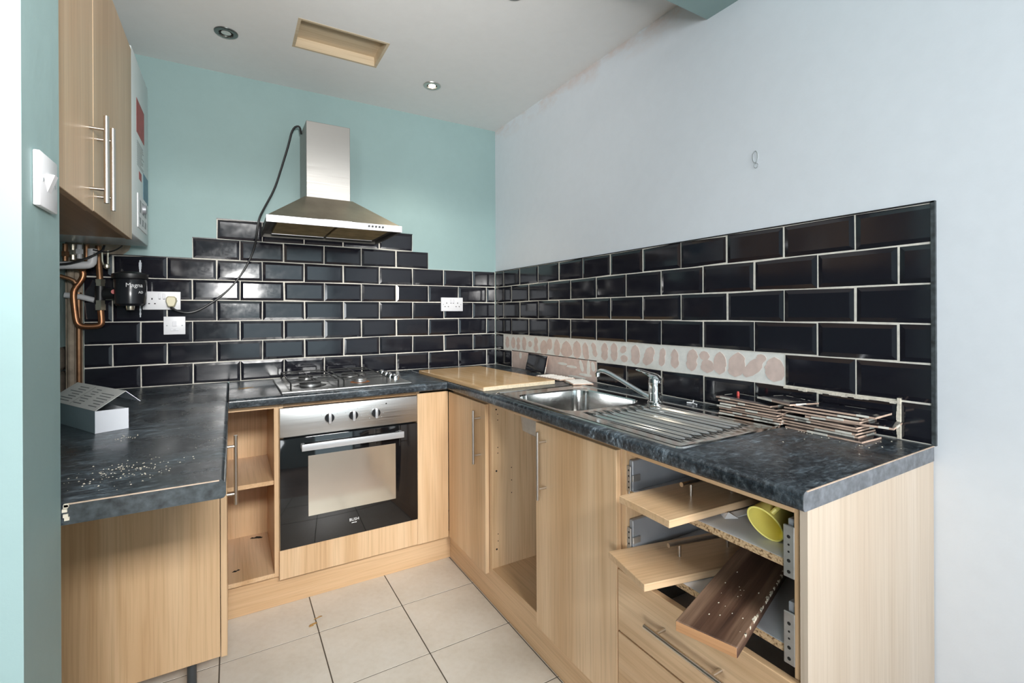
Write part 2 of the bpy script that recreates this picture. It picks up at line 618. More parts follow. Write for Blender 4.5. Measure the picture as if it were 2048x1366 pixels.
HX0, HX1, HY0, HY1 = -1.280, -0.900, -0.671, -0.428
cm = MB()
cm.box(XL - .1, HX0, NY1, 0.1, CZ, CZ + .12).box(HX1, 0.1, NY1, 0.1, CZ, CZ + .12)
cm.box(HX0, HX1, NY1, HY0, CZ, CZ + .12).box(HX0, HX1, HY1, 0.1, CZ, CZ + .12)
ceiling = struct('ceiling', cm, M['ceiling'], 'off-white kitchen ceiling with small open recess')
hatch = thing('ceiling_hatch', 'small rectangular timber-lined recess open in the ceiling', 'hatch', ((HX0 + HX1) / 2, (HY0 + HY1) / 2, CZ))
hm = MB().box(HX0, HX1, HY0, HY1, CZ + .042, CZ + .055)
part('lid', hm, M['hatch'], hatch)
for nm, b in (('far', (HX0, HX1, HY1 - .012, HY1)), ('near', (HX0, HX1, HY0, HY0 + .012)), ('a', (HX0, HX0 + .012, HY0 + .012, HY1 - .012)), ('b', (HX1 - .012, HX1, HY0 + .012, HY1 - .012))):
    part('lining_board', MB().box(b[0], b[1], b[2], b[3], CZ - .001, CZ + .042), M['hatch'], hatch)

wall_back = struct('wall_back', MB().box(XL - .1, .1, T, .12, 0, CZ + .1), M['teal'], 'teal painted back wall above black tiles')
wall_right = struct('wall_right', MB().box(T, .12, RY - .1, T, 0, RZ + .1), M['white_wall'], 'long white painted right wall with faint marks')
struct('wall_left', MB().box(XL - .12, XL, NY1, T, 0, CZ + .1), M['teal'], 'kitchen left wall behind the boiler and wall cabinet')
struct('wall_partition', MB().box(RX, NX, NY0, NY1, 0, RZ + .1), M['teal'], 'teal painted partition end with a light switch at far left')
struct('wall_header', MB().box(NX, T, NY0, NY1 + .011, HZ, RZ + .1), M['teal'], 'teal header beam over the kitchen opening at top right')
WRY = (RY - .12, RY)
rw = MB().box(RX - .1, -1.86, *WRY, 0, 2.22).box(-1.62, -1.54, *WRY, 0, 2.22).box(-.06, T, *WRY, 0, 2.22).box(-1.86, -1.62, *WRY, 2.05, 2.22).box(-1.54, -.06, *WRY, 0, .48).box(-1.86, -1.62, *WRY, 0, 1.30).box(RX - .1, T, *WRY, 2.22, 2.74)
rw.box(RX - .1, -1.80, *WRY, 2.74, 3.36).box(-.13, T, *WRY, 2.74, 3.36).box(RX - .1, T, *WRY, 3.36, RZ + .1)
struct('wall_rear', rw, M['pale_teal'], 'rear wall of the adjoining room')
wm = MB()
LW0, LW1, LZ0, LZ1 = -5.42, -3.98, .28, 2.22
wm.box(RX - .12, RX, RY - .1, LW0, 0, RZ + .1).box(RX - .12, RX, LW1, NY1, 0, RZ + .1)
wm.box(RX - .12, RX, LW0, LW1, 0, LZ0).box(RX - .12, RX, LW0, LW1, LZ1, RZ + .1)
struct('wall_far', wm, M['pale_teal'], 'far left wall of the adjoining room')
struct('ceiling_lounge', MB().box(RX - .1, T, RY - .1, NY0, RZ, RZ + .12), M['ceiling'], 'ceiling of the adjoining room')


def frame_x(x0, x1, y0, y1, z0, z1, w=.05):
    return MB().box(x0, x1, y0, y0 + w, z0, z1).box(x0, x1, y1 - w, y1, z0, z1).box(x0, x1, y0 + w, y1 - w, z0, z0 + w).box(x0, x1, y0 + w, y1 - w, z1 - w, z1)


def frame_y(y0, y1, x0, x1, z0, z1, w=.05):
    return MB().box(x0, x0 + w, y0, y1, z0, z1).box(x1 - w, x1, y0, y1, z0, z1).box(x0 + w, x1 - w, y0, y1, z0, z0 + w).box(x0 + w, x1 - w, y0, y1, z1 - w, z1)


struct('added_window_1', frame_x(RX - .06, RX - .01, LW0, LW1, LZ0, LZ1), M['white_plastic'], 'added white window frame around the left fill light, out of view')  # added, unseen: frames the left fill light
struct('added_window_2', frame_y(RY - .06, RY - .01, -1.80, -.13, 2.74, 3.36), M['white_plastic'], 'added white window frame around the high fill light, out of view')  # added, unseen: frames the high rear light
struct('door_1', frame_y(RY - .06, RY - .01, -1.86, -1.62, 1.30, 2.05, .02), M['white_plastic'], 'small glazed door light of the adjoining room')
struct('added_window_3', frame_y(RY - .06, RY - .01, -1.54, -.06, .48, 2.22), M['white_plastic'], 'added white window frame around the rear sheen light, out of view')  # added, unseen: frames the soft rear light

# bare plaster strip beside the pipes, at the left end of the tiles
part('bare_plaster', MB().box(XL, -2.092, .001, T, WZ, 1.60), M['plaster_bare'], wall_back, 'stained unpainted plaster strip')
part('bare_plaster', MB().prism([(-2.09, 1.526), (-1.955, 1.526), (-1.93, 1.55), (-1.915, 1.60), (-2.09, 1.64)], 'Y', .006, T), M['plaster_bare'], wall_back, 'stained unpainted plaster patch under the boiler')

# ------------------------------------------------------------------ bevelled wall tiles
TILE_CACHE = {}


def tile_mesh(w, h=0.1, bl=True, br=True):
    key = (round(w, 4), round(h, 4), bl, br)
    if key in TILE_CACHE:
        return TILE_CACHE[key]
    b, e, d = 0.0135, 0.0042, 0.0078
    w = w - GJ
    X0, X1, Z0, Z1 = -w / 2, w / 2, -h / 2, h / 2
    xi0 = X0 + (b if bl else 0.0)
    xi1 = X1 - (b if br else 0.0)
    if xi1 - xi0 < .012:
        xi0, xi1 = X0 + .004, X1 - .004
    yl = -e if bl else -d
    yr = -e if br else -d
    vs = [(X0, 0, Z0), (X1, 0, Z0), (X1, 0, Z1), (X0, 0, Z1),
          (X0, -e, Z0), (X1, -e, Z0), (X1, -e, Z1), (X0, -e, Z1),
          (xi0, -d, Z0 + b), (xi1, -d, Z0 + b), (xi1, -d, Z1 - b), (xi0, -d, Z1 - b)]
    fs = [(0, 1, 5, 4), (1, 2, 6, 5), (2, 3, 7, 6), (3, 0, 4, 7), (4, 5, 9, 8), (5, 6, 10, 9), (6, 7, 11, 10), (7, 4, 8, 11), (8, 9, 10, 11), (3, 2, 1, 0)]
    me = mesh_of('tile', MB().add(vs, fs), M['tile'], smooth=False)
    TILE_CACHE[key] = me
    return me


def lay(parent, wall, a0, a1, row, bl=True, br=True, jit=1.0):
    """one tile; a0,a1 run along the wall away from the corner (positive numbers)"""
    ca, w = (a0 + a1) / 2, a1 - a0
    z = WZ + (row + .5) * TR
    tx, tz = random.gauss(0, .0035) * jit, random.gauss(0, .0035) * jit
    if wall == 'back':
        return inst('tile', tile_mesh(w, .1, br, bl), parent, (-ca, T, z), (tx, 0, tz))
    return inst('tile', tile_mesh(w, .1, bl, br), parent, (T, -ca, z), (0, -tx, -PI / 2 + tz))


A0 = 0.1667
END_B = 2.089
for row in range(8):
    odd = row % 2 == 1
    js = [(A0 if odd else A0 - TP / 2) + TP * i for i in range(12)]
    js = [0.004] + [j for j in js if j < END_B - .02] + [END_B]
    if row == 6:
        js = [j for j in js if .46 < j < 1.70]
    if row == 7:
        js = [j for j in js if .56 < j < 1.60]
    for i in range(len(js) - 1):
        full = js[i + 1] - js[i] > TP - .004
        lay(wall_back, 'back', js[i], js[i + 1], row, bl=(i > 0 or row > 5), br=(i < len(js) - 2 or row > 5))
# grout bed: main field and the two stepped courses under the hood
gm = MB().box(-END_B, 0, T - .0045, T, WZ, WZ + 6 * TR - .001)
gm.box(-(A0 - TP / 2 + 8 * TP), -(A0 - TP / 2 + 2 * TP), T - .0045, T, WZ + 6 * TR, WZ + 7 * TR - .002)
gm.box(-(A0 + 7 * TP), -(A0 + 2 * TP), T - .0045, T, WZ + 7 * TR, WZ + 8 * TR - .002)
part('grout', gm, M['grout'], wall_back, smooth=False)

B0 = 0.1059
END_R = 2.302
for row in range(6):
    odd = row % 2 == 1
    js = [(B0 if odd else B0 + TP / 2) + TP * i for i in range(12)]
    js = [0.004] + [j for j in js if j < END_R - .02] + [END_R]
    for i in range(len(js) - 1):
        if row == 1 and 1 <= i <= 9:
            continue
        if row == 0 and 1 <= i <= 4:
            continue
        lay(wall_right, 'right', js[i], js[i + 1], row, bl=(i > 0), br=(i < len(js) - 2))
gm = MB()
y_gap = B0 + 9 * TP
y_gap0 = B0 + TP / 2 + 4 * TP
gm.box(T - .0045, T, -END_R, 0, WZ + 2 * TR - .001, WZ + 6 * TR - .001)
gm.box(T - .0045, T, -END_R, -y_gap, WZ + TR, WZ + 2 * TR - .001)
gm.box(T - .0045, T, -B0, 0, WZ + TR, WZ + 2 * TR - .001)
gm.box(T - .0045, T, -(B0 + TP / 2), 0, WZ, WZ + TR)
gm.box(T - .0045, T, -END_R, -y_gap0, WZ, WZ + TR)
part('grout', gm, M['grout'], wall_right, smooth=False)
# dark trim along the top and the near end of the tiling
part('tile_trim', MB().box(-.001, T, -END_R - .006, 0, WZ + 6 * TR - .001, WZ + 6 * TR + .003), M['black_gloss'], wall_right, 'thin black edging along the tile top')
part('tile_trim', MB().box(-.001, T, -END_R - .008, -END_R + .001, WZ, WZ + 6 * TR + .003), M['edge_dark'], wall_right, 'worn dark edging at the tile end')
part('tile_trim', MB().box(-(A0 - TP / 2 + 8 * TP), -(A0 + 7 * TP), 0, T, WZ + 7 * TR - .002, WZ + 7 * TR + .003), M['black_gloss'], wall_back)
part('tile_trim', MB().box(-(A0 + 7 * TP), -(A0 + 2 * TP), 0, T, WZ + 8 * TR - .002, WZ + 8 * TR + .003), M['black_gloss'], wall_back)
part('tile_trim', MB().box(-END_B, -(A0 - TP / 2 + 8 * TP), 0, T, WZ + 6 * TR - .001, WZ + 6 * TR + .003), M['black_gloss'], wall_back)
# two tiles left on the hidden side wall
for k in range(2):
    inst('tile', tile_mesh(.2), bpy.data.objects['wall_left'], (XL, -.12, WZ + (k + .5) * TR), (0, 0, PI / 2))

# exposed adhesive and plaster where tiles came off
part('adhesive_bed', MB().box(.0045, T, -y_gap, -B0, WZ + TR, WZ + 2 * TR), M['adhesive'], wall_right, 'white tile adhesive left on the wall')
part('exposed_plaster', MB().box(.0045, T, -y_gap0, -(B0 + TP / 2), WZ, WZ + TR + .004), M['pink'], wall_right, 'bare pink plaster where tiles are missing')


def blob(yc, z0, z1, w, waist=.7, lean=0.0, top=1.0, bot=1.0, x=.004, mat='pink', n=9, seed=0):
    rnd = random.Random(int(yc * 997 + z0 * 131) + seed)
    left, right = [], []
    for i in range(n + 1):
        t = i / n
        prof = max(.0, math.sin(PI * t)) ** .5
        ws = 1 - (1 - waist) * math.exp(-((t - .5) / .16) ** 2)
        sc = bot + (top - bot) * t
        hw = w / 2 * prof * ws * sc * rnd.uniform(.9, 1.1)
        yy = yc + lean * (t - .5) + rnd.uniform(-.03, .03) * w
        z = z0 + (z1 - z0) * t
        if i in (0, n):
            left.append((yy, z))
        else:
            left.append((yy - hw, z))
            right.append((yy + hw, z))
    poly = left + right[::-1]
    return MB().prism(poly, 'X', x, .006)


Z1, Z2 = WZ + TR, WZ + 2 * TR
blobs = [(-.15, .012, .09, .05, .9, 0, 1, 1), (-.225, .014, .088, .055, 1, 0, 1, 1), (-.286, .010, .090, .055, .45, 0, 1, 1), (-.354, .010, .095, .052, .95, 0, 1, 1),
         (-.420, .034, .072, .042, 1, 0, 1, 1), (-.483, .006, .098, .056, .45, 0, .9, 1.1), (-.566, .0, .085, .075, 1, 0, .8, 1.3), (-.620, .030, .096, .055, 1, 0, 1, 1),
         (-.690, .0, .095, .06, .9, 0, .8, 1.3), (-.775, .0, .09, .10, 1, 0, .7, 1.2), (-.865, .0, .095, .07, .95, 0, 1, 1), (-.935, .0, .09, .06, .9, .01, .8, 1), (-1.00, .02, .092, .045, .55, .02, 1, .9),
         (-1.075, .008, .096, .054, .7, 0, 1, 1), (-1.14, .010, .098, .056, .8, 0, 1, .9), (-1.205, .012, .046, .046, 1, 0, 1, 1), (-1.20, .052, .088, .04, 1, -.01, 1, 1), (-1.275, .008, .096, .062, .8, 0, 1, 1.0),
         (-1.352, .010, .094, .062, .75, -.03, 1, 1.2), (-1.425, .014, .092, .042, .7, -.01, 1, 1), (-1.49, .012, .092, .046, .85, 0, .8, 1.1), (-1.573, .010, .097, .060, .75, -.006, 1, 1),
         (-1.628, .056, .092, .044, 1, 0, 1, 1), (-1.640, .010, .062, .058, 1, 0, 1, 1), (-1.693, .010, .094, .058, .92, 0, .9, 1.05), (-1.760, .008, .097, .066, .85, -.012, .9, 1.15),
         (-1.822, .012, .085, .060, .9, -.05, .9, 1.1), (-1.850, .068, .096, .035, 1, .0, 1, 1), (-1.895, .008, .090, .072, 1, 0, .8, 1.1)]
for i, (yc, a, b, w, wa, le, tp, bt) in enumerate(blobs):
    part('plaster_patch', blob(yc, Z1 + a, Z1 + b, w, wa, le, tp, bt, .0042 - .00002 * i), M['pink'], wall_right)
for i, (yc, a, b, w, wa, le) in enumerate([(-.74, .060, .075, .09, .9, .0), (-.82, .052, .066, .10, .8, .0), (-.90, .04, .10, .03, .8, .02), (-.955, .02, .105, .028, .8, 0), (-.93, .02, .035, .12, .7, .0), (-.31, .06, .10, .03, .9, 0), (-.99, .05, .10, .03, .8, .01), (-.86, .004, .016, .16, .8, 0)]):
    part('adhesive_smear', blob(yc, WZ + a, WZ + b, w, wa, le, 1, 1, .0040 - .00002 * i), M['adhesive'], wall_right)
# crumbly mortar ridge beneath the last tiles of the right wall
rm = MB()
yy = -y_gap
while yy > -2.232:
    d = random.uniform(.010, .022)
    rm.box(-.003 - random.random() * .002, T - .005, max(yy - d, -2.236), yy, Z1 - random.uniform(.006, .010), Z1 - .0005)
    yy -= d
zz = WZ + .002
while zz < Z1 - .004:
    d = random.uniform(.008, .016)
    rm.box(-.003 - random.random() * .0015, T - .005, -2.2375, -2.229 + random.uniform(-.001, .001), zz, zz + d)
    zz += d
part('mortar_ridge', rm, M['mortar'], wall_right, 'crumbly mortar left along the loosened tiles', smooth=False)
# paint drips on the tiles beside the double socket
for (a, b, w) in ((1.505, 1.435, .010), (1.425, 1.37, .006), (1.36, 1.24, .008)):
    dm = MB()
    z = a
    while z > b:
        ww = w * random.uniform(.5, 1.1)
        dm.box(-1.888 - ww / 2, -1.888 + ww / 2, -.0035, .001, z - .011, z)
        z -= .010
    part('paint_drip', dm, M['white_wall'], wall_back, 'white paint drip on the black tiles', smooth=False)
# screw-hole scar and faint filler patches on the right wall
ring = MB()
pts = [(.0, -1.831 + .009 * math.cos(t), 1.775 + .020 * math.sin(t)) for t in [2 * PI * i / 16 for i in range(17)]]
ring.tube([(T - .001, p[1], p[2]) for p in pts], .0018, 6)
ring.tube([(T - .001, -1.831 + .007 * math.cos(t) - .003, 1.745 + .008 * math.sin(t)) for t in [2 * PI * i / 10 for i in range(11)]], .0013, 6)
part('wall_scar', ring, M['grey_print'], wall_right, 'small dark oval scar high on the white wall')

# ------------------------------------------------------------------ handles


def bar_handle(p0, p1, out, parent, sp=.16, r=.006, rs=.0045, stand=.034):
    """bar from p0 to p1; out = unit vector from the door face to the bar"""
    p0, p1, out = Vector(p0), Vector(p1), Vector(out)
    mid, d = (p0 + p1) / 2, (p1 - p0).normalized()
    h = MB().cyl(p0, p1, r, 16)
    for s in (-1, 1):
        q = mid + d * s * sp / 2
        h.cyl(q, q - out * stand, rs, 12)
    return part('handle', h, M['handle'], parent, 'brushed nickel bar handle')


# ------------------------------------------------------------------ worktops
WT = .038


def wt_profile(front, back, sgn):
    """section of a postformed worktop: front edge rounded; returns list (a, z)"""
    r, pts = .012, []
    z0, z1 = WZ - WT, WZ
    for i in range(7):
        t = PI / 2 * i / 6
        pts.append((front - sgn * (r - r * math.sin(t)), z1 - r + r * math.cos(t)))
    rb = .008
    for i in range(5):
        t = PI / 2 * i / 4
        pts.append((front - sgn * (rb - rb * math.cos(t)), z0 + rb - rb * math.sin(t)))
    pts.append((back, z0))
    pts.append((back, z1))
    return pts


LX1, LYE = -1.534, -1.650
wl = thing('worktop', 'dark slate worktop on the left with a dusty crumb-strewn surface', 'worktop', (-1.84, -.85, WZ - WT))
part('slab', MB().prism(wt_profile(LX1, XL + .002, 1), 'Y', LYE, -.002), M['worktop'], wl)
part('end_strip', MB().prism([(a, z) for a, z in wt_profile(LX1, NX + .002, 1)], 'Y', LYE - .0012, LYE), M['edge_dark'], wl)
part('core_line', MB().box(NX + .004, LX1 - .012, LYE - .0022, LYE + .0003, WZ - .0018, WZ + .0004), M['core'], wl, 'pale line where the edge strip lifts')
cr = MB()
for _ in range(5):
    x = NX + .004 + random.random() * .006
    z = WZ - random.random() * .034
    cr.box(x - .003, x + .004, LYE - .004, LYE - .001, z - .004, z + .002)
part('chipped_corner', cr, M['crumb'], wl, 'white chipped laminate corner', smooth=False)

wb = thing('worktop', 'dark slate worktop along the back wall holding the gas hob', 'worktop', (-1.07, -.3, WZ - WT))
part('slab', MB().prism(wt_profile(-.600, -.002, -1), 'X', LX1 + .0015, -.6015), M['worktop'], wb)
for o in wb.children:
    o.data.name = 'slab'
SX0, SX1, SY0, SY1 = -.568, -.112, -1.995, -1.025       # sink outline
BX0, BX1, BY0, BY1 = -.530, -.180, -1.500, -1.125       # bowl opening
wr = thing('worktop', 'dark slate worktop on the right with blue-white scuffs and painted-in sheen around the steel sink', 'worktop', (-.3, -1.15, WZ - WT))
RYE = -2.305
sl = MB()
prof = wt_profile(-.600, -.002, -1)
cut0, cut1 = SY0 + .03, SY1 - .03
sl.prism(prof, 'Y', cut1, -.002)
sl.prism(wt_profile(-.600, SX0 + .02, -1), 'Y', cut0, cut1)
sl.box(SX1 - .02, -.002, cut0, cut1, WZ - WT, WZ)
sl.prism(prof, 'Y', RYE, cut0)
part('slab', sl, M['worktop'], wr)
part('end_strip', MB().prism([(a, z) for a, z in wt_profile(-.6, -.001, -1)], 'Y', RYE - .0012, RYE), M['edging'], wr, 'grey end edging')
part('core_line', MB().box(-.588, -.002, RYE - .0022, RYE + .0003, WZ - .0015, WZ + .0004), M['core'], wr, 'pale line where the edge strip lifts')

# ------------------------------------------------------------------ base units
UB, UT = .140, WZ - WT - .0015       # unit bottom / top
PT = .018


def leg(parent, x, y, h=UB):
    lm = MB().cyl((x, y, 0), (x, y, h), .014, 12).cyl((x, y, 0), (x, y, .012), .024, 12, .018)
    return part('leg', lm, M['leg'], parent, 'dark adjustable leg')


# left unit (side panel faces the camera)
LU0, LU1 = -.985, -.605
u = thing('base_unit', 'beech base unit under the left worktop with its grained side panel showing', 'cabinet', (-1.84, -.8, 0))
part('side_panel', MB().rbox(-2.12, -1.558, LU0, LU0 + PT, UB, UT, .0008, 1), M['wood_z'], u)
part('side_panel', MB().box(-2.12, -1.558, LU1 - PT, LU1, UB, UT), M['wood_z'], u)
part('base_panel', MB().box(-2.12, -1.558, LU0 + PT, LU1 - PT, UB, UB + PT), M['wood_x'], u)
part('back_panel', MB().box(-2.12, -2.11, LU0 + PT, LU1 - PT, UB + PT, UT), M['wood_z'], u)
d = part('door', MB().rbox(-1.556, -1.538, LU0 - .001, LU1 + .006, UB - .003, UT - .012, .0012, 1), M['wood_z'], u)
bar_handle((-1.512, -.940, .842), (-1.512, -.940, .609), (1, 0, 0), d, stand=.026)
for x, y in ((-1.64, -.90), (-2.05, -.90), (-1.64, -.68)):
    leg(u, x, y)

# open unit between left run and oven
OX0, OX1, CF = -1.600, -1.352, -.560
u = thing('base_unit', 'narrow open beech base unit without a door, left of the oven', 'cabinet', (-1.47, -.3, 0))
part('side_panel', MB().rbox(OX1 - PT, OX1, CF, -.06, UB, UT, .0008, 1), M['wood_z'], u)
part('side_panel', MB().box(OX0, OX0 + PT, CF, -.06, UB, UT), M['wood_z'], u)
part('base_panel', MB().rbox(OX0 + PT, OX1 - PT, CF, -.06, UB, UB + PT, .0008, 1), M['wood_y'], u)
part('shelf', MB().rbox(OX0 + PT, OX1 - PT, CF + .015, -.112, .527, .545, .0008, 1), M['wood_y'], u)
part('back_panel', MB().box(OX0 + PT, OX1 - PT, -.112, -.104, UB + PT, UT), M['wood_z'], u)
part('top_rail', MB().box(OX0 + PT, OX1 - PT, CF, CF + .09, UT - PT, UT), M['wood_x'], u)
bt = MB()
for x, y, s in ((-1.515, -.46, .011), (-1.502, -.455, .008), (-1.42, -.16, .02), (-1.405, -.17, .012), (-1.44, -.155, .010)):
    bt.add([(x - s, y, UB + PT + .0005), (x + s * .4, y - s * .5, UB + PT + .0005), (x + s, y + s * .3, UB + PT + .0005), (x, y + s * .6, UB + PT + .003)], [(0, 1, 3), (1, 2, 3), (2, 0, 3), (0, 2, 1)])
solo('debris', bt, M['dark_hole'], 'dark scraps on the floor of the open base unit', 'debris', smooth=False)

# oven housing
u = thing('oven_housing', 'beech oven housing panel below the oven with the corner filler beside it', 'cabinet', (-1.0, -.3, 0))
part('lower_panel', MB().rbox(-1.352, -.7495, -.580, -.562, .132, .255, .001, 1), M['wood_z'], u)
part('corner_panel', MB().rbox(-.7485, -.5885, -.580, -.562, .130, UT - .010, .001, 1), M['wood_z'], u)
part('side_panel', MB().box(-1.3515, -1.335, -.560, -.06, UB, UT), M['wood_z'], u)
part('side_panel', MB().box(-.7485, -.732, -.560, -.06, UB, UT), M['wood_z'], u)
part('shelf', MB().box(-1.335, -.7485, -.560, -.06, .236, .254), M['wood_x'], u)
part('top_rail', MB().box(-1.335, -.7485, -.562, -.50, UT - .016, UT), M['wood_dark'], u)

# right corner unit with its door
u = thing('base_unit', 'beech corner base unit with a closed door right of the oven', 'cabinet', (-.3, -.75, 0))
part('side_panel', MB().rbox(-.567, -.03, -.9835, -.967, UB, UT, .0008, 1), M['wood_z'], u)
part('base_panel', MB().box(-.567, -.03, -.967, -.60, UB, UB + PT), M['wood_x'], u)
part('top_rail', MB().box(-.567, -.48, -.967, -.60, UT - PT, UT), M['wood_y'], u)
d = part('door', MB().rbox(-.587, -.569, -.980, -.583, .131, UT - .012, .0012, 1), M['wood_z'], u)
bar_handle((-.621, -.934, .828), (-.621, -.934, .596), (-1, 0, 0), d)

# sink unit: left half open, right half closed
SU0, SU1 = -1.790, -.985
u = thing('sink_unit', 'beech sink unit, left half open with drilled side, right half closed by a door', 'cabinet', (-.3, -1.39, 0))
sp = part('side_panel', MB().rbox(-.568, -.03, SU1 - PT, SU1, UB, UT, .0008, 1), M['wood_z'], u)
for x, z, r in ((-.545, .836, .0036), (-.538, .815, .0022), (-.538, .790, .0022), (-.538, .672, .0022), (-.538, .648, .0022), (-.545, .572, .0042), (-.47, .575, .0022), (-.47, .52, .0022), (-.47, .465, .0022), (-.538, .30, .0022), (-.538, .270, .0022), (-.545, .236, .0042)):
    part('drill_hole', MB().cyl((x, SU1 - PT - .0004, z), (x, SU1 - PT + .002, z), r, 10), M['dark_hole'], sp)
part('side_panel', MB().rbox(-.568, -.03, SU0, SU0 + PT - .001, UB, UT, .0008, 1), M['wood_z'], u)
part('base_panel', MB().rbox(-.568, -.03, SU0 + PT, SU1 - PT, UB, UB + PT, .0008, 1), M['wood_y'], u)
part('top_rail', MB().box(-.568, -.552, SU0 + PT, SU1 - PT, UT - .016, UT), M['wood_y'], u)
part('back_panel', MB().box(-.05, -.04, SU0 + PT, SU1 - PT, UB + PT, .74), M['wood_z'], u)
d = part('door', MB().rbox(-.588, -.570, -1.7885, -1.376, .131, UT - .010, .0012, 1), M['wood_z'], u)
bar_handle((-.622, -1.438, .842), (-.622, -1.438, .609), (-1, 0, 0), d)

# drawer unit: two drawers have lost their fronts
DU0, DU1 = -2.287, -1.7915
u = thing('drawer_unit', 'beech drawer unit with two top drawers missing their fronts', 'cabinet', (-.3, -2.04, 0))
part('side_panel', MB().rbox(-.568, -.03, DU1 - .016, DU1, UB, UT, .0008, 1), M['wood_z'], u)
part('side_panel', MB().rbox(-.568, -.03, DU0, DU0 + .016, UB, UT, .0008, 1), M['wood_z'], u)
part('base_panel', MB().box(-.568, -.03, DU0 + .016, DU1 - .016, UB, UB + PT), M['wood_y'], u)
part('top_rail', MB().rbox(-.568, -.47, DU0 + .016, DU1 - .016, UT - .018, UT, .0008, 1), M['wood_y'], u)
part('back_panel', MB().box(-.05, -.042, DU0 + .016, DU1 - .016, UB + PT, UT - .02), M['wood_z'], u)
DY1, DY0 = DU1 - .017, DU0 + .017


def open_drawer(zb, zt):
    """drawer body without front: chipboard base, two steel sides, back"""
    dr = part('drawer', MB().rbox(-.560, -.09, DY0 + .006, DY1 - .006, zb - .016, zb, .0006, 1), M['melamine'], u, 'white melamine drawer base')
    part('raw_edge', MB().box(-.5612, -.5598, DY0 + .006, DY1 - .006, zb - .0158, zb - .0004), M['chip'], dr, 'raw chipboard front edge')
    for ys, s in ((DY1 - .006, 1), (DY0 + .006, -1)):
        part('drawer_side', MB().rbox(-.560, -.09, ys - s * .010, ys + s * .0045, zb, zt, .002, 1), M['metal_grey'], dr, 'grey steel drawer side')
        part('runner', MB().rbox(-.563, -.10, ys + s * .0008, ys + s * .0055, zb - .020, zb + .004, .001, 1), M['zinc'], dr)
    part('drawer_back', MB().box(-.10, -.09, DY0 + .016, DY1 - .016, zb, zt), M['melamine'], dr)
    return dr


for zb, zt in ((.750, .835), (.577, .668)):
    dr = open_drawer(zb, zt)
    # fixing bracket that held the front, right side
    bk = part('bracket', MB().rbox(-.5695, -.5645, DY0 - .002, DY0 + .020, zb - .030, zb + .074, .0012, 1), M['zinc'], dr, 'zinc front fixing bracket with holes')
    for k, zz in enumerate((-.018, .004, .022, .036, .052)):
        part('hole', MB().cyl((-.5699, DY0 + .009, zb + zz), (-.567, DY0 + .009, zb + zz), .0036 if k in (0, 1, 4) else .0022, 8), M['dark_hole'], bk)
    bk = part('bracket', MB().rbox(-.5665, -.5625, DY1 - .014, DY1 + .001, zb + .0005, zb + .070, .001, 1).rbox(-.5635, -.535, DY1 - .0215, DY1 - .0155, zb + .028, zb + .046, .001, 1), M['zinc'], dr, 'zinc front fixing bracket with latch')
    for k in range(4):
        part('hole', MB().cyl((-.5672, DY1 - .007, zb + .010 + k * .016), (-.564, DY1 - .007, zb + .010 + k * .016), .0024, 8), M['dark_hole'], bk)
for zb, zt, hz in ((.357, .528, .452), (.140, .352, .27)):
    dr = part('drawer', MB().rbox(-.588, -.570, DU0 - .001, DU1 - .002, zb, zt, .0012, 1), M['wood_y'], u, 'closed beech drawer front')
    if hz == .452:
        bar_handle((-.622, -1.925, hz), (-.622, -2.155, hz), (-1, 0, 0), dr)
    part('drawer_side', MB().box(-.568, -.09, DY1 - .016, DY1 - .002, zb + .03, zb + .10), M['metal_grey'], dr)
    part('drawer_side', MB().box(-.568, -.09, DY0 + .002, DY0 + .016, zb + .03, zb + .10), M['metal_grey'], dr)
    part('drawer_base', MB().box(-.568, -.09, DY0 + .016, DY1 - .016, zb + .03, zb + .045), M['melamine'], dr)

solo('end_panel', MB().rbox(-.580, .004, -2.3035, -2.288, 0, UT, .0008, 1), M['wood_pale'], 'tall plain beech end panel closing the right run beside the drawers', 'panel')

# plinths
solo('plinth', MB().rbox(-1.60, -.545, -.530, -.514, .0, .136, .0008, 1), M['wood_x'], 'beech plinth board under the oven and the open unit', 'plinth')
solo('plinth', MB().rbox(-.561, -.545, -2.287, -.531, .0, .134, .0008, 1), M['wood_y'], 'long beech plinth board under the right-hand units', 'plinth')

# ------------------------------------------------------------------ oven
ov = thing('oven', 'built-in single electric oven with steel control panel and black glass door', 'oven', (-1.05, -.35, .256))
part('body', MB().box(-1.333, -.765, -.560, -.10, .258, .846), M['black'], ov)
cp = part('control_panel', MB().rbox(-1.350, -.751, -.586, -.5605, .730, .852, .002, 2), M['steel'], ov, 'brushed steel control panel')
for k, x in enumerate((-1.153, -1.051, -.951)):
    kb = part('knob', MB().lathe([(.0195, 0), (.0195, .012), (.0175, .016)], (x, -.586, .794), 24, 'Y'), M['black_gloss'], cp, 'black knob with pale grip')
    part('grip', MB().rbox(x - .0062, x + .0062, -.611, -.601, .772, .818, .002, 2), M['strip'], kb)
    tk = MB()
    for j in range(9):
        a = math.radians(-130 + j * 32.5)
        cx, cz = x + .036 * math.sin(a), .794 + .034 * math.cos(a)
        tk.box(cx - .0016, cx + .0016, -.5866, -.5858, cz - .0012, cz + .0012)
    part('dial_marks', tk, M['grey_print'], cp, smooth=False)
part('indicator', MB().cyl((-.902, -.5875, .831), (-.902, -.585, .831), .0032, 12), M['dark_hole'], cp)
dd = part('door', MB().rbox(-1.350, -.751, -.586, -.562, .257, .722, .002, 2), M['oven_black'], ov, 'black glass oven door')
part('window', MB().rbox(-1.240, -.858, -.5866, -.585, .379, .639, .0003, 1), M['oven_window'], dd, 'beige reflective oven window')
hb = MB().rbox(-1.270, -.830, -.630, -.618, .672, .700, .002, 2)
hb.rbox(-1.270, -.256 - 1.0, -.620, -.584, .676, .697, .002, 1).rbox(-.844, -.830, -.620, -.584, .676, .697, .002, 1)
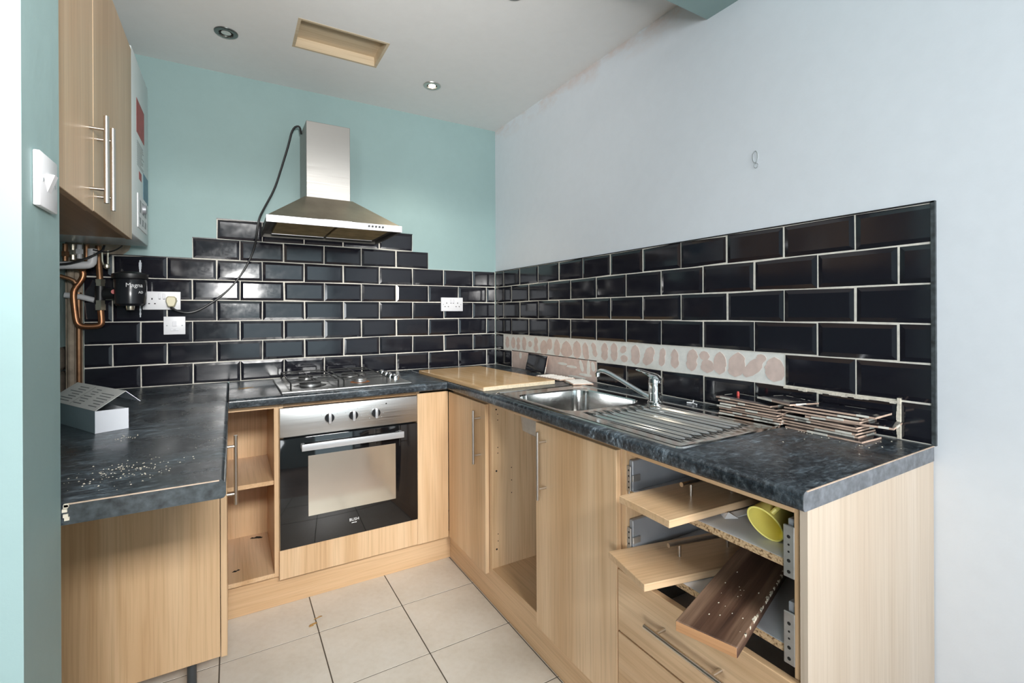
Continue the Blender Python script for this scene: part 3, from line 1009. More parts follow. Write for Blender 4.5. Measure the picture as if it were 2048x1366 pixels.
part('handle', hb, M['strip'], dd, 'straight pale aluminium oven handle')
mt = Matrix.Translation((-1.049, -.5868, .324)) @ Matrix.Rotation(PI / 2, 4, 'X')
text_part('lettering', 'BUSH', .0175, M['white_text'], dd, mt)
sm = MB()
for k in range(4):
    sm.box(-1.060 + k * .0058, -1.0562 + k * .0058, -.5869, -.5862, .3085, .3125)
part('small_print', sm, M['white_text'], dd, smooth=False)['kind'] = 'stuff'

# ------------------------------------------------------------------ gas hob
hob = thing('gas_hob', 'stainless steel four-burner gas hob set into the back worktop', 'hob', (-1.06, -.33, WZ))
pm = MB()
HOX0, HOX1, HOY0, HOY1 = -1.342, -.772, -.572, -.080
pm.rbox(HOX0, HOX1, HOY0, HOY1, WZ, WZ + .010, .004, 3)
part('plate', pm, M['steel'], hob)
for k, (x, y, r) in enumerate(((-1.21, -.430, .046), (-1.20, -.195, .034), (-.985, -.430, .030), (-.985, -.195, .042))):
    bn = part('burner', MB().lathe([(r, WZ + .010), (r, WZ + .020), (r * .9, WZ + .023)], (x, y, 0), 28), M['burner_ring'], hob)
    part('burner_cap', MB().lathe([(r * 1.02, WZ + .023), (r * 1.02, WZ + .028), (r * .9, WZ + .031)], (x, y, 0), 28), M['burner_cap'] if k != 2 else M['burner_ring'], bn)
    part('drip_ring', MB().lathe([(r * 1.55, WZ + .0098), (r * 1.45, WZ + .0112), (r * 1.1, WZ + .0106)], (x, y, 0), 28), M['rust'] if k == 2 else M['cast'], bn)
for k, y in enumerate((-.20, -.28, -.36, -.44)):
    kb = part('knob', MB().lathe([(.021, WZ + .010), (.020, WZ + .026), (.0185, WZ + .030)], (-.815, y, 0), 24), M['chrome'], hob, 'round chrome knob')
    part('knob_grip', MB().rbox(-.819, -.811, y - .016, y + .016, WZ + .030, WZ + .036, .0015, 1), M['chrome'], kb)
for cx in (-1.205, -.985):
    g = MB()
    zt, hw = WZ + .042, .098
    r = .0035
    y0, y1 = -.545, -.095
    for x in (cx - hw, cx + hw):
        g.tube([(x, y0, WZ + .010), (x, y0, zt - .006), (x, y0 + .008, zt), (x, y1 - .008, zt), (x, y1, zt - .006), (x, y1, WZ + .010)], r, 8)
    for y in (y0 + .008, (y0 + y1) / 2, y1 - .008):
        g.tube([(cx - hw, y, zt), (cx + hw, y, zt)], r, 8)
    for yb in (-.430, -.195):
        for dx, dy in ((1, 0), (-1, 0), (0, 1), (0, -1)):
            ex = cx + dx * hw
            ey = yb + dy * (.105 if dy else 0)
            g.tube([(ex, ey, zt), (cx + dx * .026, yb + dy * .026, zt + .002)], r, 8)
    part('pan_support', g, M['cast'], hob, 'black wire pan support')

# ------------------------------------------------------------------ sink and tap
sk = thing('sink', 'stainless steel inset sink with square bowl and ribbed drainer', 'sink', (-.34, -1.5, WZ - .15))


def rrect(x0, x1, y0, y1, r, n=6):
    out = []
    for cx, cy, a0 in ((x1 - r, y1 - r, 0), (x0 + r, y1 - r, PI / 2), (x0 + r, y0 + r, PI), (x1 - r, y0 + r, 1.5 * PI)):
        for i in range(n + 1):
            a = a0 + PI / 2 * i / n
            out.append((cx + r * math.cos(a), cy + r * math.sin(a)))
    return out


def rings(mb, loops, close=True):
    n = len(loops[0])
    vs = [p for lp in loops for p in lp]
    fs = []
    for k in range(len(loops) - 1):
        for i in range(n):
            j = (i + 1) % n
            fs.append((k * n + i, k * n + j, (k + 1) * n + j, (k + 1) * n + i))
    if close:
        fs.append(tuple(range((len(loops) - 1) * n, len(loops) * n)))
    return mb.add(vs, fs)


DKZ = WZ + .0020
YD = -1.530     # deck / drainer border
lp = lambda a, z: [(x, y, z) for x, y in a]
deck = MB()
o0 = rrect(SX0 + .012, SX1 - .012, YD, SY1 - .012, .012)
ba = rrect(BX0 - .006, BX1 + .006, BY0 - .006, BY1 + .006, .070)
bb = rrect(BX0, BX1, BY0, BY1, .065)
bc = rrect(BX0 + .012, BX1 - .012, BY0 + .012, BY1 - .012, .060)
bd = rrect(BX0 + .045, BX1 - .045, BY0 + .045, BY1 - .045, .045)
rings(deck, [lp(o0, DKZ), lp(ba, DKZ), lp(bb, DKZ - .005), lp(bc, DKZ - .130), lp(bd, DKZ - .150)])
part('bowl', deck, M['steel_sink'], sk)
part('plug_hole', MB().lathe([(.040, DKZ - .1497), (.036, DKZ - .1485), (.030, DKZ - .1490)], ((BX0 + BX1) / 2, (BY0 + BY1) / 2, 0), 24), M['chrome'], sk)
# outer skin of the bowl, seen inside the open unit
ou = MB()
rings(ou, [lp(rrect(BX0 - .003, BX1 + .003, BY0 - .003, BY1 + .003, .065), DKZ - .008), lp(rrect(BX0 + .009, BX1 - .009, BY0 + .009, BY1 - .009, .06), DKZ - .133), lp(rrect(BX0 + .042, BX1 - .042, BY0 + .042, BY1 - .042, .045), DKZ - .153)])
part('bowl_underside', ou, M['zinc'], sk)
# ribbed drainer
NXG, NYG = 91, 22
dx0, dx1, dy0, dy1 = SX0 + .012, SX1 - .012, SY0 + .012, YD
dv, df = [], []
for j in range(NYG + 1):
    for i in range(NXG + 1):
        x = dx0 + (dx1 - dx0) * i / NXG
        y = dy0 + (dy1 - dy0) * j / NYG
        s = (x - dx0) / (dx1 - dx0)
        t = (y - dy0) / (dy1 - dy0)
        m = min(1, max(0, (s - .08) / .04)) * min(1, max(0, (.90 - s) / .04)) * min(1, max(0, (t - .06) / .06)) * min(1, max(0, (.97 - t) / .12))
        ph = (s - .10) * 10.0 / .80
        rib = max(0, math.cos(2 * PI * ph)) ** 1.5
        dv.append((x, y, DKZ - m * .006 * (.4 + .6 * t) + m * .0062 * rib))
for j in range(NYG):
    for i in range(NXG):
        a = j * (NXG + 1) + i
        df.append((a, a + 1, a + NXG + 2, a + NXG + 1))
part('drainer', MB().add(dv, df), M['steel_sink'], sk, 'ribbed drainer')
rim = MB()
o1 = rrect(SX0, SX1, SY0, SY1, .022)
o2 = rrect(SX0 + .003, SX1 - .003, SY0 + .003, SY1 - .003, .020)
o3 = rrect(SX0 + .009, SX1 - .009, SY0 + .009, SY1 - .009, .016)
o4 = rrect(SX0 + .0135, SX1 - .0135, SY0 + .0135, SY1 - .0135, .013)
rings(rim, [lp(o1, WZ + .0002), lp(o2, WZ + .004), lp(o3, WZ + .0045), lp(o4, DKZ - .0004)], False)
part('rim', rim, M['steel_sink'], sk)

TX, TY = -.156, -1.533
DKT = DKZ
DKZ = DKZ + .0008
tap = thing('mixer_tap', 'chrome single-lever mixer tap with long spout at the sink', 'tap', (TX, TY, DKZ))
tb = MB().lathe([(.028, DKZ), (.028, DKZ + .004), (.0235, DKZ + .007), (.0235, DKZ + .036), (.0225, DKZ + .037), (.0225, DKZ + .039), (.0235, DKZ + .040), (.0235, DKZ + .072), (.0225, DKZ + .073), (.0225, DKZ + .075), (.0235, DKZ + .076), (.022, DKZ + .090), (.012, DKZ + .097)], (TX, TY, 0), 28)
part('body', tb, M['chrome'], tap)
tip = Vector((-.272, -1.352, 1.020))
st = Vector((TX - .010, TY + .016, DKZ + .018))
dv_ = (tip - st)
path = [st, st + dv_ * .25 + Vector((0, 0, .002)), st + dv_ * .55 + Vector((0, 0, .008)), st + dv_ * .82 + Vector((0, 0, .012)), st + dv_ * .95 + Vector((0, 0, .006)), tip + Vector((0, 0, -.002)), tip + Vector((-.003, .004, -.014))]
part('spout', MB().tube(path, .0088, 14, 2), M['chrome'], tap)
part('aerator', MB().cyl(tip + Vector((-.003, .004, -.008)), tip + Vector((-.003, .004, -.022)), .0115, 16), M['chrome'], tap)
lv = MB()
rings(lv, [[(TX + w * c, TY + oy, DKZ + z + h * s) for c, s in [(math.cos(2 * PI * i / 12), math.sin(2 * PI * i / 12)) for i in range(12)]] for oy, z, w, h in ((-.024, .088, .010, .006), (-.012, .092, .020, .012), (.005, .096, .020, .012), (.030, .104, .013, .007), (.060, .110, .010, .005), (.088, .113, .008, .004), (.094, .113, .004, .002))])
part('lever', lv, M['chrome'], tap)

DKZ = DKT
# ------------------------------------------------------------------ cooker hood
hd = thing('cooker_hood', 'stainless steel chimney cooker hood on the back wall above the hob', 'cooker hood', (-1.09, -.24, 1.652))
part('chimney', MB().rbox(-1.199, -.989, -.250, -.0015, 1.832, 2.212, .0015, 1), M['steel_hood'], hd)
cn = MB()
cb = [(-1.390, -.480), (-.791, -.480), (-.791, -.0015), (-1.390, -.0015)]
ct = [(-1.208, -.258), (-.980, -.258), (-.980, -.0015), (-1.208, -.0015)]
cn.add([(x, y, 1.681) for x, y in cb] + [(x, y, 1.832) for x, y in ct], [(0, 1, 5, 4), (1, 2, 6, 5), (2, 3, 7, 6), (3, 0, 4, 7), (4, 5, 6, 7)])
part('canopy', cn, M['hood_dirty'], hd, 'greasy sloping steel canopy', smooth=False)
und = MB()
und.box(-1.390, -1.380, -.480, -.0015, 1.654, 1.681).box(-.801, -.791, -.480, -.0015, 1.654, 1.681).box(-1.380, -.801, -.012, -.0015, 1.654, 1.681)
und.box(-1.380, -.801, -.480, -.012, 1.670, 1.681)
part('underside', und, M['hood_under'], hd, smooth=False)
fs_ = part('front_strip', MB().rbox(-1.392, -.789, -.486, -.4795, 1.652, 1.6835, .0015, 1), M['strip'], hd, 'pale front strip with push buttons')
part('notch', MB().prism([(-1.155, 1.6838), (-1.03, 1.6838), (-1.045, 1.6755), (-1.14, 1.6755)], 'Y', -.4868, -.4855), M['strip'], fs_)
for k in range(5):
    part('button', MB().cyl((-.952 + k * .0165, -.490, 1.670), (-.952 + k * .0165, -.485, 1.670), .0052, 12), M['burner_cap'], fs_)
for x0, x1 in ((-1.345, -1.098), (-1.085, -.845)):
    fl = part('grease_filter', MB().rbox(x0, x1, -.430, -.110, 1.6585, 1.671, .001, 1), M['filter'], hd, 'greasy beige filter')
    part('filter_edge', MB().box(x0, x1, -.114, -.106, 1.656, 1.662), M['strip'], fl)

cable = [(-1.195, -.10, 2.246), (-1.215, -.10, 2.252), (-1.245, -.095, 2.215), (-1.262, -.08, 2.13), (-1.292, -.06, 2.02), (-1.325, -.05, 1.90), (-1.372, -.06, 1.80), (-1.402, -.08, 1.73), (-1.408, -.07, 1.66), (-1.420, -.035, 1.58), (-1.462, -.02, 1.478), (-1.515, -.018, 1.395), (-1.571, -.018, 1.335), (-1.654, -.018, 1.272), (-1.705, -.022, 1.256), (-1.748, -.034, 1.268), (-1.766, -.040, 1.284)]
cable[0] = (-1.2045, -.10, 2.19)
cable[1] = (-1.211, -.10, 2.235)
solo('power_cable', MB().tube(cable, .0052, 8, 2), M['black'], 'black power cable hanging from the cooker hood to the plug', 'cable')

# ------------------------------------------------------------------ sockets and switches


def faceplate(name, label, cx, cz, w, kind):
    t = thing(name, label, 'socket' if kind != 'spur' else 'switch', (cx, -.006, cz - .043))
    part('plate', MB().rbox(cx - w / 2, cx + w / 2, -.0105, -.0005, cz - .043, cz + .043, .002, 2), M['white_plastic'], t)
    yf = -.0108
    if kind == 'double':
        for s in (-1, 1):
            ox = cx + s * .0375
            hm = MB().box(ox - .0024, ox + .0024, yf, -.010, cz + .004, cz + .012)
            for q in (-1, 1):
                hm.box(ox + q * .011 - .0034, ox + q * .011 + .0034, yf, -.010, cz - .0165, cz - .012)
            part('pin_holes', hm, M['dark_hole'], t, smooth=False)
            part('rocker', MB().rbox(cx + s * .0085 - .0062, cx + s * .0085 + .0062, -.0135, -.010, cz + .010, cz + .034, .001, 1), M['white_plastic2'], t)
            part('rocker_mark', MB().box(cx + s * .0085 - .004, cx + s * .0085 + .004, yf - .0001, -.010, cz + .006, cz + .0085), M['dark_hole'], t)
            part('screw', MB().cyl((cx + s * .0595, -.0112, cz - .001), (cx + s * .0595, -.010, cz - .001), .0028, 10), M['grey_print'], t)
    else:
        part('fuse_holder', MB().rbox(cx - .016, cx + .016, -.0125, -.010, cz - .026, cz - .012, .001, 1), M['white_plastic2'], t)
        part('rocker', MB().rbox(cx - .0085, cx + .0085, -.0135, -.010, cz - .004, cz + .022, .001, 1), M['white_plastic2'], t)
        part('mark', MB().box(cx - .005, cx + .005, -.0129, -.012, cz - .0215, cz - .0195), M['grey_print'], t)
        for s in (-1, 1):
            part('screw', MB().cyl((cx + s * .030, -.0112, cz), (cx + s * .030, -.010, cz), .003, 10), M['grey_print'], t)
    return t


faceplate('double_socket', 'white double socket on black tiles near the right corner, nothing plugged in', -.317, 1.307, .148, 'double')
faceplate('double_socket', 'white double socket on black tiles at left with a cream plug', -1.806, 1.317, .146, 'double')
faceplate('fused_spur', 'white square fused spur switch below the left double socket', -1.757, 1.198, .086, 'spur')
pl = thing('plug', 'yellowed cream plug in the left double socket', 'plug', (-1.768, -.03, 1.288))
pp = [(-1.768 + a, 1.3115 + b) for a, b in ((-.020, .018), (-.012, .026), (.012, .026), (.020, .018), (.0215, .002), (.014, -.022), (.008, -.0255), (-.008, -.0255), (-.014, -.022), (-.0215, .002))]
pq = [(-1.768 + (a + 1.768) * .8, 1.3115 + (b - 1.3115) * .8) for a, b in pp]
pm = MB()
rings(pm, [[(a, -.0145, b) for a, b in pp], [(a, -.034, b) for a, b in pp], [(a, -.042, b) for a, b in pq]])
part('case', pm, M['cream_plug'], pl)
part('cord_grip', MB().cyl((-1.768, -.030, 1.288), (-1.766, -.038, 1.278), .006, 10, .005), M['black'], pl)

# light switch on the partition face
sw = thing('light_switch', 'white light switch on the teal partition at far left', 'light switch', (NX + .005, -1.748, 1.418))
part('plate', MB().rbox(NX + .0005, NX + .0095, -1.791, -1.705, 1.421, 1.507, .002, 2), M['white_plastic'], sw)
rk = MB()
rk.add([(NX + .0095, -1.757, 1.478), (NX + .0095, -1.740, 1.478), (NX + .0185, -1.757, 1.477), (NX + .0185, -1.740, 1.477), (NX + .0095, -1.757, 1.449), (NX + .0095, -1.740, 1.449)], [(0, 1, 3, 2), (2, 3, 5, 4), (0, 2, 4), (1, 5, 3), (0, 4, 5, 1)])
part('rocker', rk, M['white_plastic'], sw, smooth=False)
for y in (-1.777, -1.719):
    part('screw', MB().cyl((NX + .0095, y, 1.464), (NX + .0102, y, 1.464), .003, 10), M['grey_print'], sw)

# ------------------------------------------------------------------ wall cabinet and boiler
WCX, WC0, WC1, WB, WTP = -1.842, -1.645, -.540, 1.532, 2.245
wc = thing('wall_cabinet', 'tall beech wall cabinet with two doors at upper left', 'cabinet', (-2.0, -1.09, WB))
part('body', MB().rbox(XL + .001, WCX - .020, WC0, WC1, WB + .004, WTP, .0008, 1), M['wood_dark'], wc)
d1 = part('door', MB().rbox(WCX - .018, WCX, -1.116, WC1, WB, WTP, .0012, 1), M['wood_z'], wc)
d2 = part('door', MB().rbox(WCX - .018, WCX, WC0, -1.120, WB - .003, WTP, .0012, 1), M['wood_z'], wc)
bar_handle((-1.808, -1.156, 1.780), (-1.808, -1.156, 1.548), (1, 0, 0), d2, stand=.034)
bar_handle((-1.808, -1.075, 1.774), (-1.808, -1.075, 1.543), (1, 0, 0), d1, stand=.034)

bo = thing('boiler', 'white wall-hung boiler with red and blue stickers beyond the wall cabinet', 'boiler', (-2.0, -.33, 1.556))
part('case', MB().rbox(XL + .001, -1.842, -.533, -.128, 1.556, 2.266, .006, 2), M['boiler'], bo)
BF = -1.842


def sticker(name, y0, y1, z0, z1, mat, depth=.0006, label=None):
    return part(name, MB().box(BF, BF + depth, y0, y1, z0, z1), M[mat], bo, label, smooth=False)


sticker('label', -.430, -.240, 1.975, 2.110, 'red_label', label='red warning label')
tx = MB()
for k in range(12):
    z = 1.945 - k * .0085
    tx.box(BF, BF + .0006, -.42, -.42 + random.uniform(.10, .17), z - .003, z)
part('text_lines', tx, M['grey_print'], bo, smooth=False)
sticker('label', -.375, -.315, 1.800, 1.832, 'red_label', label='small red label')
sticker('label', -.270, -.135, 1.735, 1.850, 'blue_label', label='blue label')
pn = sticker('control_panel', -.420, -.190, 1.600, 1.735, 'white_plastic', .003, 'white control panel')
pc = MB()
for k in range(3):
    pc.box(BF + .003, BF + .0036, -.390 + k * .065, -.345 + k * .065, 1.665, 1.715)
    pc.box(BF + .003, BF + .0036, -.395 + k * .065, -.350 + k * .065, 1.618, 1.645)
part('pictograms', pc, M['grey_print'], pn, smooth=False)
part('knob', MB().lathe([(.020, 0), (.018, -.012)], (BF + .003, -.30, 1.69), 20, 'X'), M['metal_grey'], pn)

# ------------------------------------------------------------------ pipework
PY = -.060
solo('copper_pipe', MB().tube([(-2.020, PY, 1.2705), (-2.017, PY, 1.225), (-2.018, PY, 1.208), (-2.036, PY, 1.200), (-2.075, PY, 1.200), (-2.092, PY, 1.206), (-2.102, PY, 1.222), (-2.108, PY, 1.29), (-2.111, PY, 1.345), (-2.105, PY, 1.368), (-2.085, PY, 1.400), (-2.077, PY, 1.425), (-2.082, PY, 1.450), (-2.105, PY, 1.465), (-2.140, PY, 1.470)], .0120, 12, 1), M['copper'], 'bright copper pipe looping below the filter valve', 'pipe')
solo('copper_pipe', MB().tube([(-2.027, PY, 1.556), (-2.025, PY, 1.46), (-2.022, PY, 1.4085)], .0115, 12), M['copper_old'], 'dull copper pipe dropping straight into the black valve', 'pipe')
solo('copper_pipe', MB().tube([(-2.060, -.09, 1.556), (-2.060, -.09, 1.475), (-2.066, -.09, 1.450), (-2.085, -.09, 1.448), (-2.143, -.09, 1.470)], .0095, 10, 1), M['copper_old'], 'tarnished copper elbow bending left beneath the wall cabinet', 'pipe')
solo('copper_pipe', MB().tube([(-2.143, -.11, 1.415), (-2.100, -.11, 1.40), (-2.092, -.11, 1.385)], .0085, 10, 1), M['copper_old'], 'short tarnished copper pipe stub at the wall', 'pipe')
solo('copper_pipe', MB().tube([(-2.102, -.016, WZ + .001), (-2.102, -.016, 1.35)], .0095, 10), M['copper_old'], 'upright tarnished pipe beside the left tile edge, nearest the tiles', 'pipe')
solo('waste_pipe', MB().tube([(-2.128, -.018, WZ + .001), (-2.128, -.018, 1.50)], .0125, 10), M['plaster_bare'], 'upright dirty pipe in the left wall corner', 'pipe')
solo('waste_pipe', MB().tube([(-2.028, -.16, 1.530), (-2.028, -.16, 1.475), (-2.036, -.16, 1.463), (-2.055, -.16, 1.460), (-2.145, -.16, 1.455)], .016, 14, 1), M['grey_pipe'], 'white plastic elbow pipe under the wall cabinet', 'pipe')
solo('waste_pipe', MB().tube([(-2.145, -.035, 1.338), (-2.09, -.035, 1.330), (-2.045, -.035, 1.316)], .0125, 12), M['grey_pipe'], 'white plastic pipe stub behind the copper loop', 'pipe')
solo('wiring', MB().tube([(-2.135, -.20, 1.455), (-2.085, -.20, 1.462), (-2.03, -.20, 1.490), (-1.99, -.19, 1.520), (-1.985, -.18, 1.545)], .0045, 8, 2), M['black'], 'black wire sagging under the wall cabinet', 'cable')
solo('wiring', MB().tube([(-2.0, -.30, 1.512), (-1.96, -.30, 1.503), (-1.925, -.32, 1.512), (-1.90, -.35, 1.528)], .0028, 8, 2), M['black'], 'thin dark wire below the boiler', 'cable')
for k, (x, z0, z1, m) in enumerate(((-2.123, 1.478, 1.55, 'copper_old'), (-2.098, 1.485, 1.55, 'brass'), (-2.078, 1.49, 1.55, 'grey_pipe'))):
    solo('copper_pipe', MB().tube([(x, -.12, z0), (x, -.12, z1)], .009, 10).cyl((x, -.12, z0 + .02), (x, -.12, z0 + .04), .0135, 6), M[m], ['short copper tail under the boiler, leftmost', 'short plated tail under the boiler, second from left', 'short grey tail under the boiler behind the white elbow'][k], 'pipe')
solo('filling_valve', MB().tube([(-2.005, -.12, 1.53), (-2.003, -.12, 1.47), (-1.990, -.12, 1.462)], .004, 8, 1).tube([(-1.985, -.12, 1.53), (-1.985, -.12, 1.47)], .004, 8).lathe([(.004, -.012), (.012, -.006), (.012, .006), (.004, .012)], (-1.988, -.12, 1.462), 12), M['brass'], 'small brass filling loop valve under the boiler', 'valve')

fl = thing('magnetic_filter', 'black canister boiler filter with white lettering between pipe and socket', 'boiler filter', (-1.913, -.085, 1.27))
part('canister', MB().lathe([(.048, 1.290), (.058, 1.300), (.060, 1.330), (.060, 1.405), (.056, 1.412)], (-1.913, -.085, 0), 32), M['black_gloss'], fl)
part('cap', MB().lathe([(.064, 1.412), (.066, 1.420), (.066, 1.432), (.040, 1.442), (.020, 1.446)], (-1.913, -.085, 0), 32), M['black'], fl)
part('drain_plug', MB().lathe([(.014, 1.272), (.016, 1.282), (.016, 1.291)], (-1.913, -.085, 0), 16), M['brass'], fl)
part('inlet', MB().cyl((-1.965, -.075, 1.345), (-2.005, -.062, 1.345), .024, 18), M['black'], fl)
part('indicator', MB().cyl((-1.968, -.105, 1.352), (-1.966, -.112, 1.352), .010, 14), M['red'], fl, 'small red indicator')
vb = part('valve_body', MB().cyl((-2.022, PY, 1.315), (-2.021, PY, 1.378), .019, 16), M['black'], fl)
for z0, z1, r in ((1.378, 1.392, .017), (1.392, 1.408, .019), (1.298, 1.315, .017), (1.272, 1.298, .020)):
    part('compression_nut', MB().cyl((-2.021, PY, z0), (-2.021, PY, z1), r, 6), M['brass'], vb)


def wrap_text(body, size, zc, ang):
    o = text_part('lettering', body, size, M['white_text'], fl, Matrix.Identity(4))
    off = Vector(BASE[fl])
    for v in o.data.vertices:
        p = v.co + off
        a = ang + p.x / .0606
        rr = .0606 + p.z
        v.co = Vector((-1.913 + rr * math.sin(a), -.085 - rr * math.cos(a), zc + p.y)) - off
    return o


wrap_text('Magna', .0255, 1.381, .40)
wrap_text('AD', .015, 1.350, .80)

# ------------------------------------------------------------------ ceiling downlights


def downlight(x, y, label, lit):
    t = thing('downlight', label, 'downlight', (x, y, CZ - .004), group='ceiling downlights')
    z = CZ
    part('bezel', MB().add(*ringprof([(.046, z - .0002), (.045, z - .0035), (.040, z - .006), (.030, z - .0065), (.027, z - .004), (.026, z - .0005)], x, y)), M['dark_bronze'] if not lit else M['handle'], t)
    part('lamp_cup', MB().lathe([(.0265, z - .0006), (.0265, z - .0012)], (x, y, 0), 24), M['dark_hole'], t)
    part('bulb', MB().lathe([(.019, z - .0012), (.019, z - .0030), (.015, z - .0040)], (x, y, 0), 20), M['bulb_on' if lit else 'bulb_off'], t)
    if lit:
        d = bpy.data.lights.new('downlight_beam', 'SPOT')
        d.energy = 9
        d.color = (1, .88, .70)
        d.spot_size = math.radians(95)
        d.spot_blend = .8
        d.shadow_soft_size = .02
        o = bpy.data.objects.new('downlight_beam', d)
        COL.objects.link(o)
        o.location = (x, y, CZ - .02)
    return t


def ringprof(prof, x, y, n=28):
    vs, fs = [], []
    for r, z in prof:
        for i in range(n):
            a = 2 * PI * i / n
            vs.append((x + r * math.cos(a), y + r * math.sin(a), z))
    for k in range(len(prof) - 1):
        for i in range(n):
            j = (i + 1) % n
            fs.append((k * n + i, k * n + j, (k + 1) * n + j, (k + 1) * n + i))
    return vs, fs


downlight(-1.537, -.401, 'unlit dark-rimmed ceiling downlight left of the ceiling recess', False)
downlight(-.593, -.393, 'lit ceiling downlight nearest the back right corner', True)
downlight(-.590, -1.250, 'ceiling downlight cut off by the top edge of the photo', False)

# ------------------------------------------------------------------ loose board on the worktop
bz = WZ + .0005
lb = thing('loose_board', 'loose glossy beech cupboard door lying flat in the worktop corner', 'board', (-.40, -.575, bz), rot=(0, 0, math.radians(-88)))
part('panel', MB().rbox(-.375, .375, -.195, .195, 0, .018, .001, 1), M['board'], lb, local=True)
part('raw_edge', MB().box(.375, .3758, -.194, .194, .001, .017), M['raw_edge'], lb, 'raw pale chipboard edge', local=True)

# ------------------------------------------------------------------ loose tiles
LT = {}


def loose_tile_thing(label, loc, rot=(0, 0, 0), w=.2, h=.1, face_up=True, cut=None, group=None):
    t = thing('loose_tile', label, 'tile', loc, group, rot)
    key = (w, h)
    if key not in LT:
        body = MB().add(*[MB().rbox(-w / 2, w / 2, -h / 2, h / 2, 0, .0052, .0005, 1).__dict__[k] for k in ('v', 'f')])
        b = .012
        gl = MB().add([(-w / 2, -h / 2, .0052), (w / 2, -h / 2, .0052), (w / 2, h / 2, .0052), (-w / 2, h / 2, .0052),
                       (-w / 2 + b, -h / 2 + b, .0078), (w / 2 - b, -h / 2 + b, .0078), (w / 2 - b, h / 2 - b, .0078), (-w / 2 + b, h / 2 - b, .0078)],
                      [(0, 1, 5, 4), (1, 2, 6, 5), (2, 3, 7, 6), (3, 0, 4, 7), (4, 5, 6, 7), (3, 2, 1, 0)])
        LT[key] = (mesh_of('tile_body', body, M['terracotta']), mesh_of('glaze', gl, M['tile'], smooth=False))
    bm_, gl_ = LT[key]
    fl_ = (0, 0, 0) if face_up else (PI, 0, 0)
    dz = 0 if face_up else .0078
    inst('tile_body', bm_, t, (0, 0, dz), fl_)
    inst('glaze', gl_, t, (0, 0, dz), fl_)
    # grout still clinging to the edges
    g = MB()
    for _ in range(7):
        if random.random() < .75:
            x = random.uniform(-w / 2, w / 2 - .04)
            ln = min(random.uniform(.02, .07), w / 2 - x)
            s = random.choice((-1, -1, 1))
            g.box(x, x + ln, s * h / 2 - .0012, s * h / 2 + .0012, dz * 0 + .0006, .0058)
    for _ in range(2):
        y = random.uniform(-h / 2, h / 2 - .04)
        s = random.choice((-1, 1))
        g.box(s * w / 2 - .001, s * w / 2 + .001, y, y + .035, .0006, .0058)
    o = part('old_grout', g, M['grout'], t, local=True, smooth=False)
    if not face_up:
        a = MB()
        for k in range(9):
            x = -w / 2 + .012 + k * (w - .024) / 8
            a.box(x - .005, x + .004, -h / 2 + .004, h / 2 - .004, .0078, .0104 + random.random() * .0015)
        part('adhesive_ribs', a, M['adhesive'], t, 'ribbed white adhesive on the tile back', local=True, smooth=False)
    return t


ORD = ['lowest', 'second', 'third', 'fourth', 'fifth', 'sixth', 'seventh', 'eighth', 'ninth', 'tenth']
z = WZ + .0052
for k in range(6):
    lab = 'loose black tile, %s from the bottom of the shorter stack beside the drainer' % ORD[k] if k else 'loose black tile at the bottom of the shorter stack beside the drainer'
    loose_tile_thing(lab, (-.088 + random.uniform(-.006, .006), -1.892 + random.uniform(-.006, .006), z), (0, 0, PI / 2 + random.uniform(-.06, .06)), group='shorter stack of loose tiles')
    z += .0080
z_s1 = z
loose_tile_thing('loose black tile on top of the shorter stack, skewed towards the wall', (-.080, -1.872, z), (.0, 0.0, PI / 2 - .10), group='shorter stack of loose tiles')
z += .0080
solo('wall_plug', MB().lathe([(.0045, z), (.0045, z + .010), (.0032, z + .016), (.0015, z + .016)], (-.080, -1.822, 0), 12), M['red'], 'small red wall plug standing on the shorter tile stack', 'wall plug')
z2 = WZ + .0006
for k in range(9):
    lab = 'loose black tile, %s from the bottom of the taller stack on the worktop end' % ORD[k] if k else 'loose black tile at the bottom of the taller stack on the worktop end'
    ox, oy, rz = random.uniform(-.006, .006), random.uniform(-.006, .006), random.uniform(-.05, .05)
    if k == 0:
        ox, oy, rz = -.010, -.012, -.03
    if k == 5:
        ox, oy, rz = .012, -.055, .18
    if k == 8:
        ox, oy, rz = .006, -.030, .03
    loose_tile_thing(lab, (-.072 + ox, -2.094 + oy, z2), (0, 0, PI / 2 + rz), group='taller stack of loose tiles')
    z2 += .0080
loose_tile_thing('half tile bridging the two tile stacks', (-.080, -1.983, max(z2 - .004, z) + .001), (0, 0, 1.25), .13, .1)
loose_tile_thing('loose tile lying face down by the wall behind the board', (-.082, -.790, WZ + .0006), (0, 0, PI / 2 + .06), face_up=False)
loose_tile_thing('broken tile lying face down at the sink corner', (-.088, -.990, WZ + .0006), (0, 0, PI / 2 - .35), .15, .1, face_up=False)
lt = loose_tile_thing('black tile leaning upright against the bare plaster', (-.012, -.520, WZ + .0505), (0, 0, 0), .2, .1)
lt.matrix_world = Matrix.Translation((-.026, -.520, WZ + .0005)) @ Matrix.Rotation(-PI / 2, 4, 'Z') @ Matrix.Rotation(PI / 2 - .22, 4, 'X') @ Matrix.Rotation(-.02, 4, 'Z') @ Matrix.Translation((0, .0525, 0))

# ------------------------------------------------------------------ things in and on the drawers


def loose_front(label, loc, rz, tilt=0.0):
    """drawer front lying face up: local x into the drawer, origin at the outer end"""
    t = thing('loose_fascia', label, 'drawer front', loc, 'loose drawer fronts', (0, tilt, rz))
    part('panel', MB().rbox(0, .495, -.0845, .0845, 0, .018, .0012, 1), M['wood_x'], t, local=True)
    h = MB().cyl((.132, 0, .052), (.362, 0, .052), .006, 16)
    for x in (.167, .327):
        h.cyl((x, 0, .018), (x, 0, .052), .0045, 12)
    part('handle', h, M['handle'], t, 'brushed nickel bar handle', local=True)
    return t


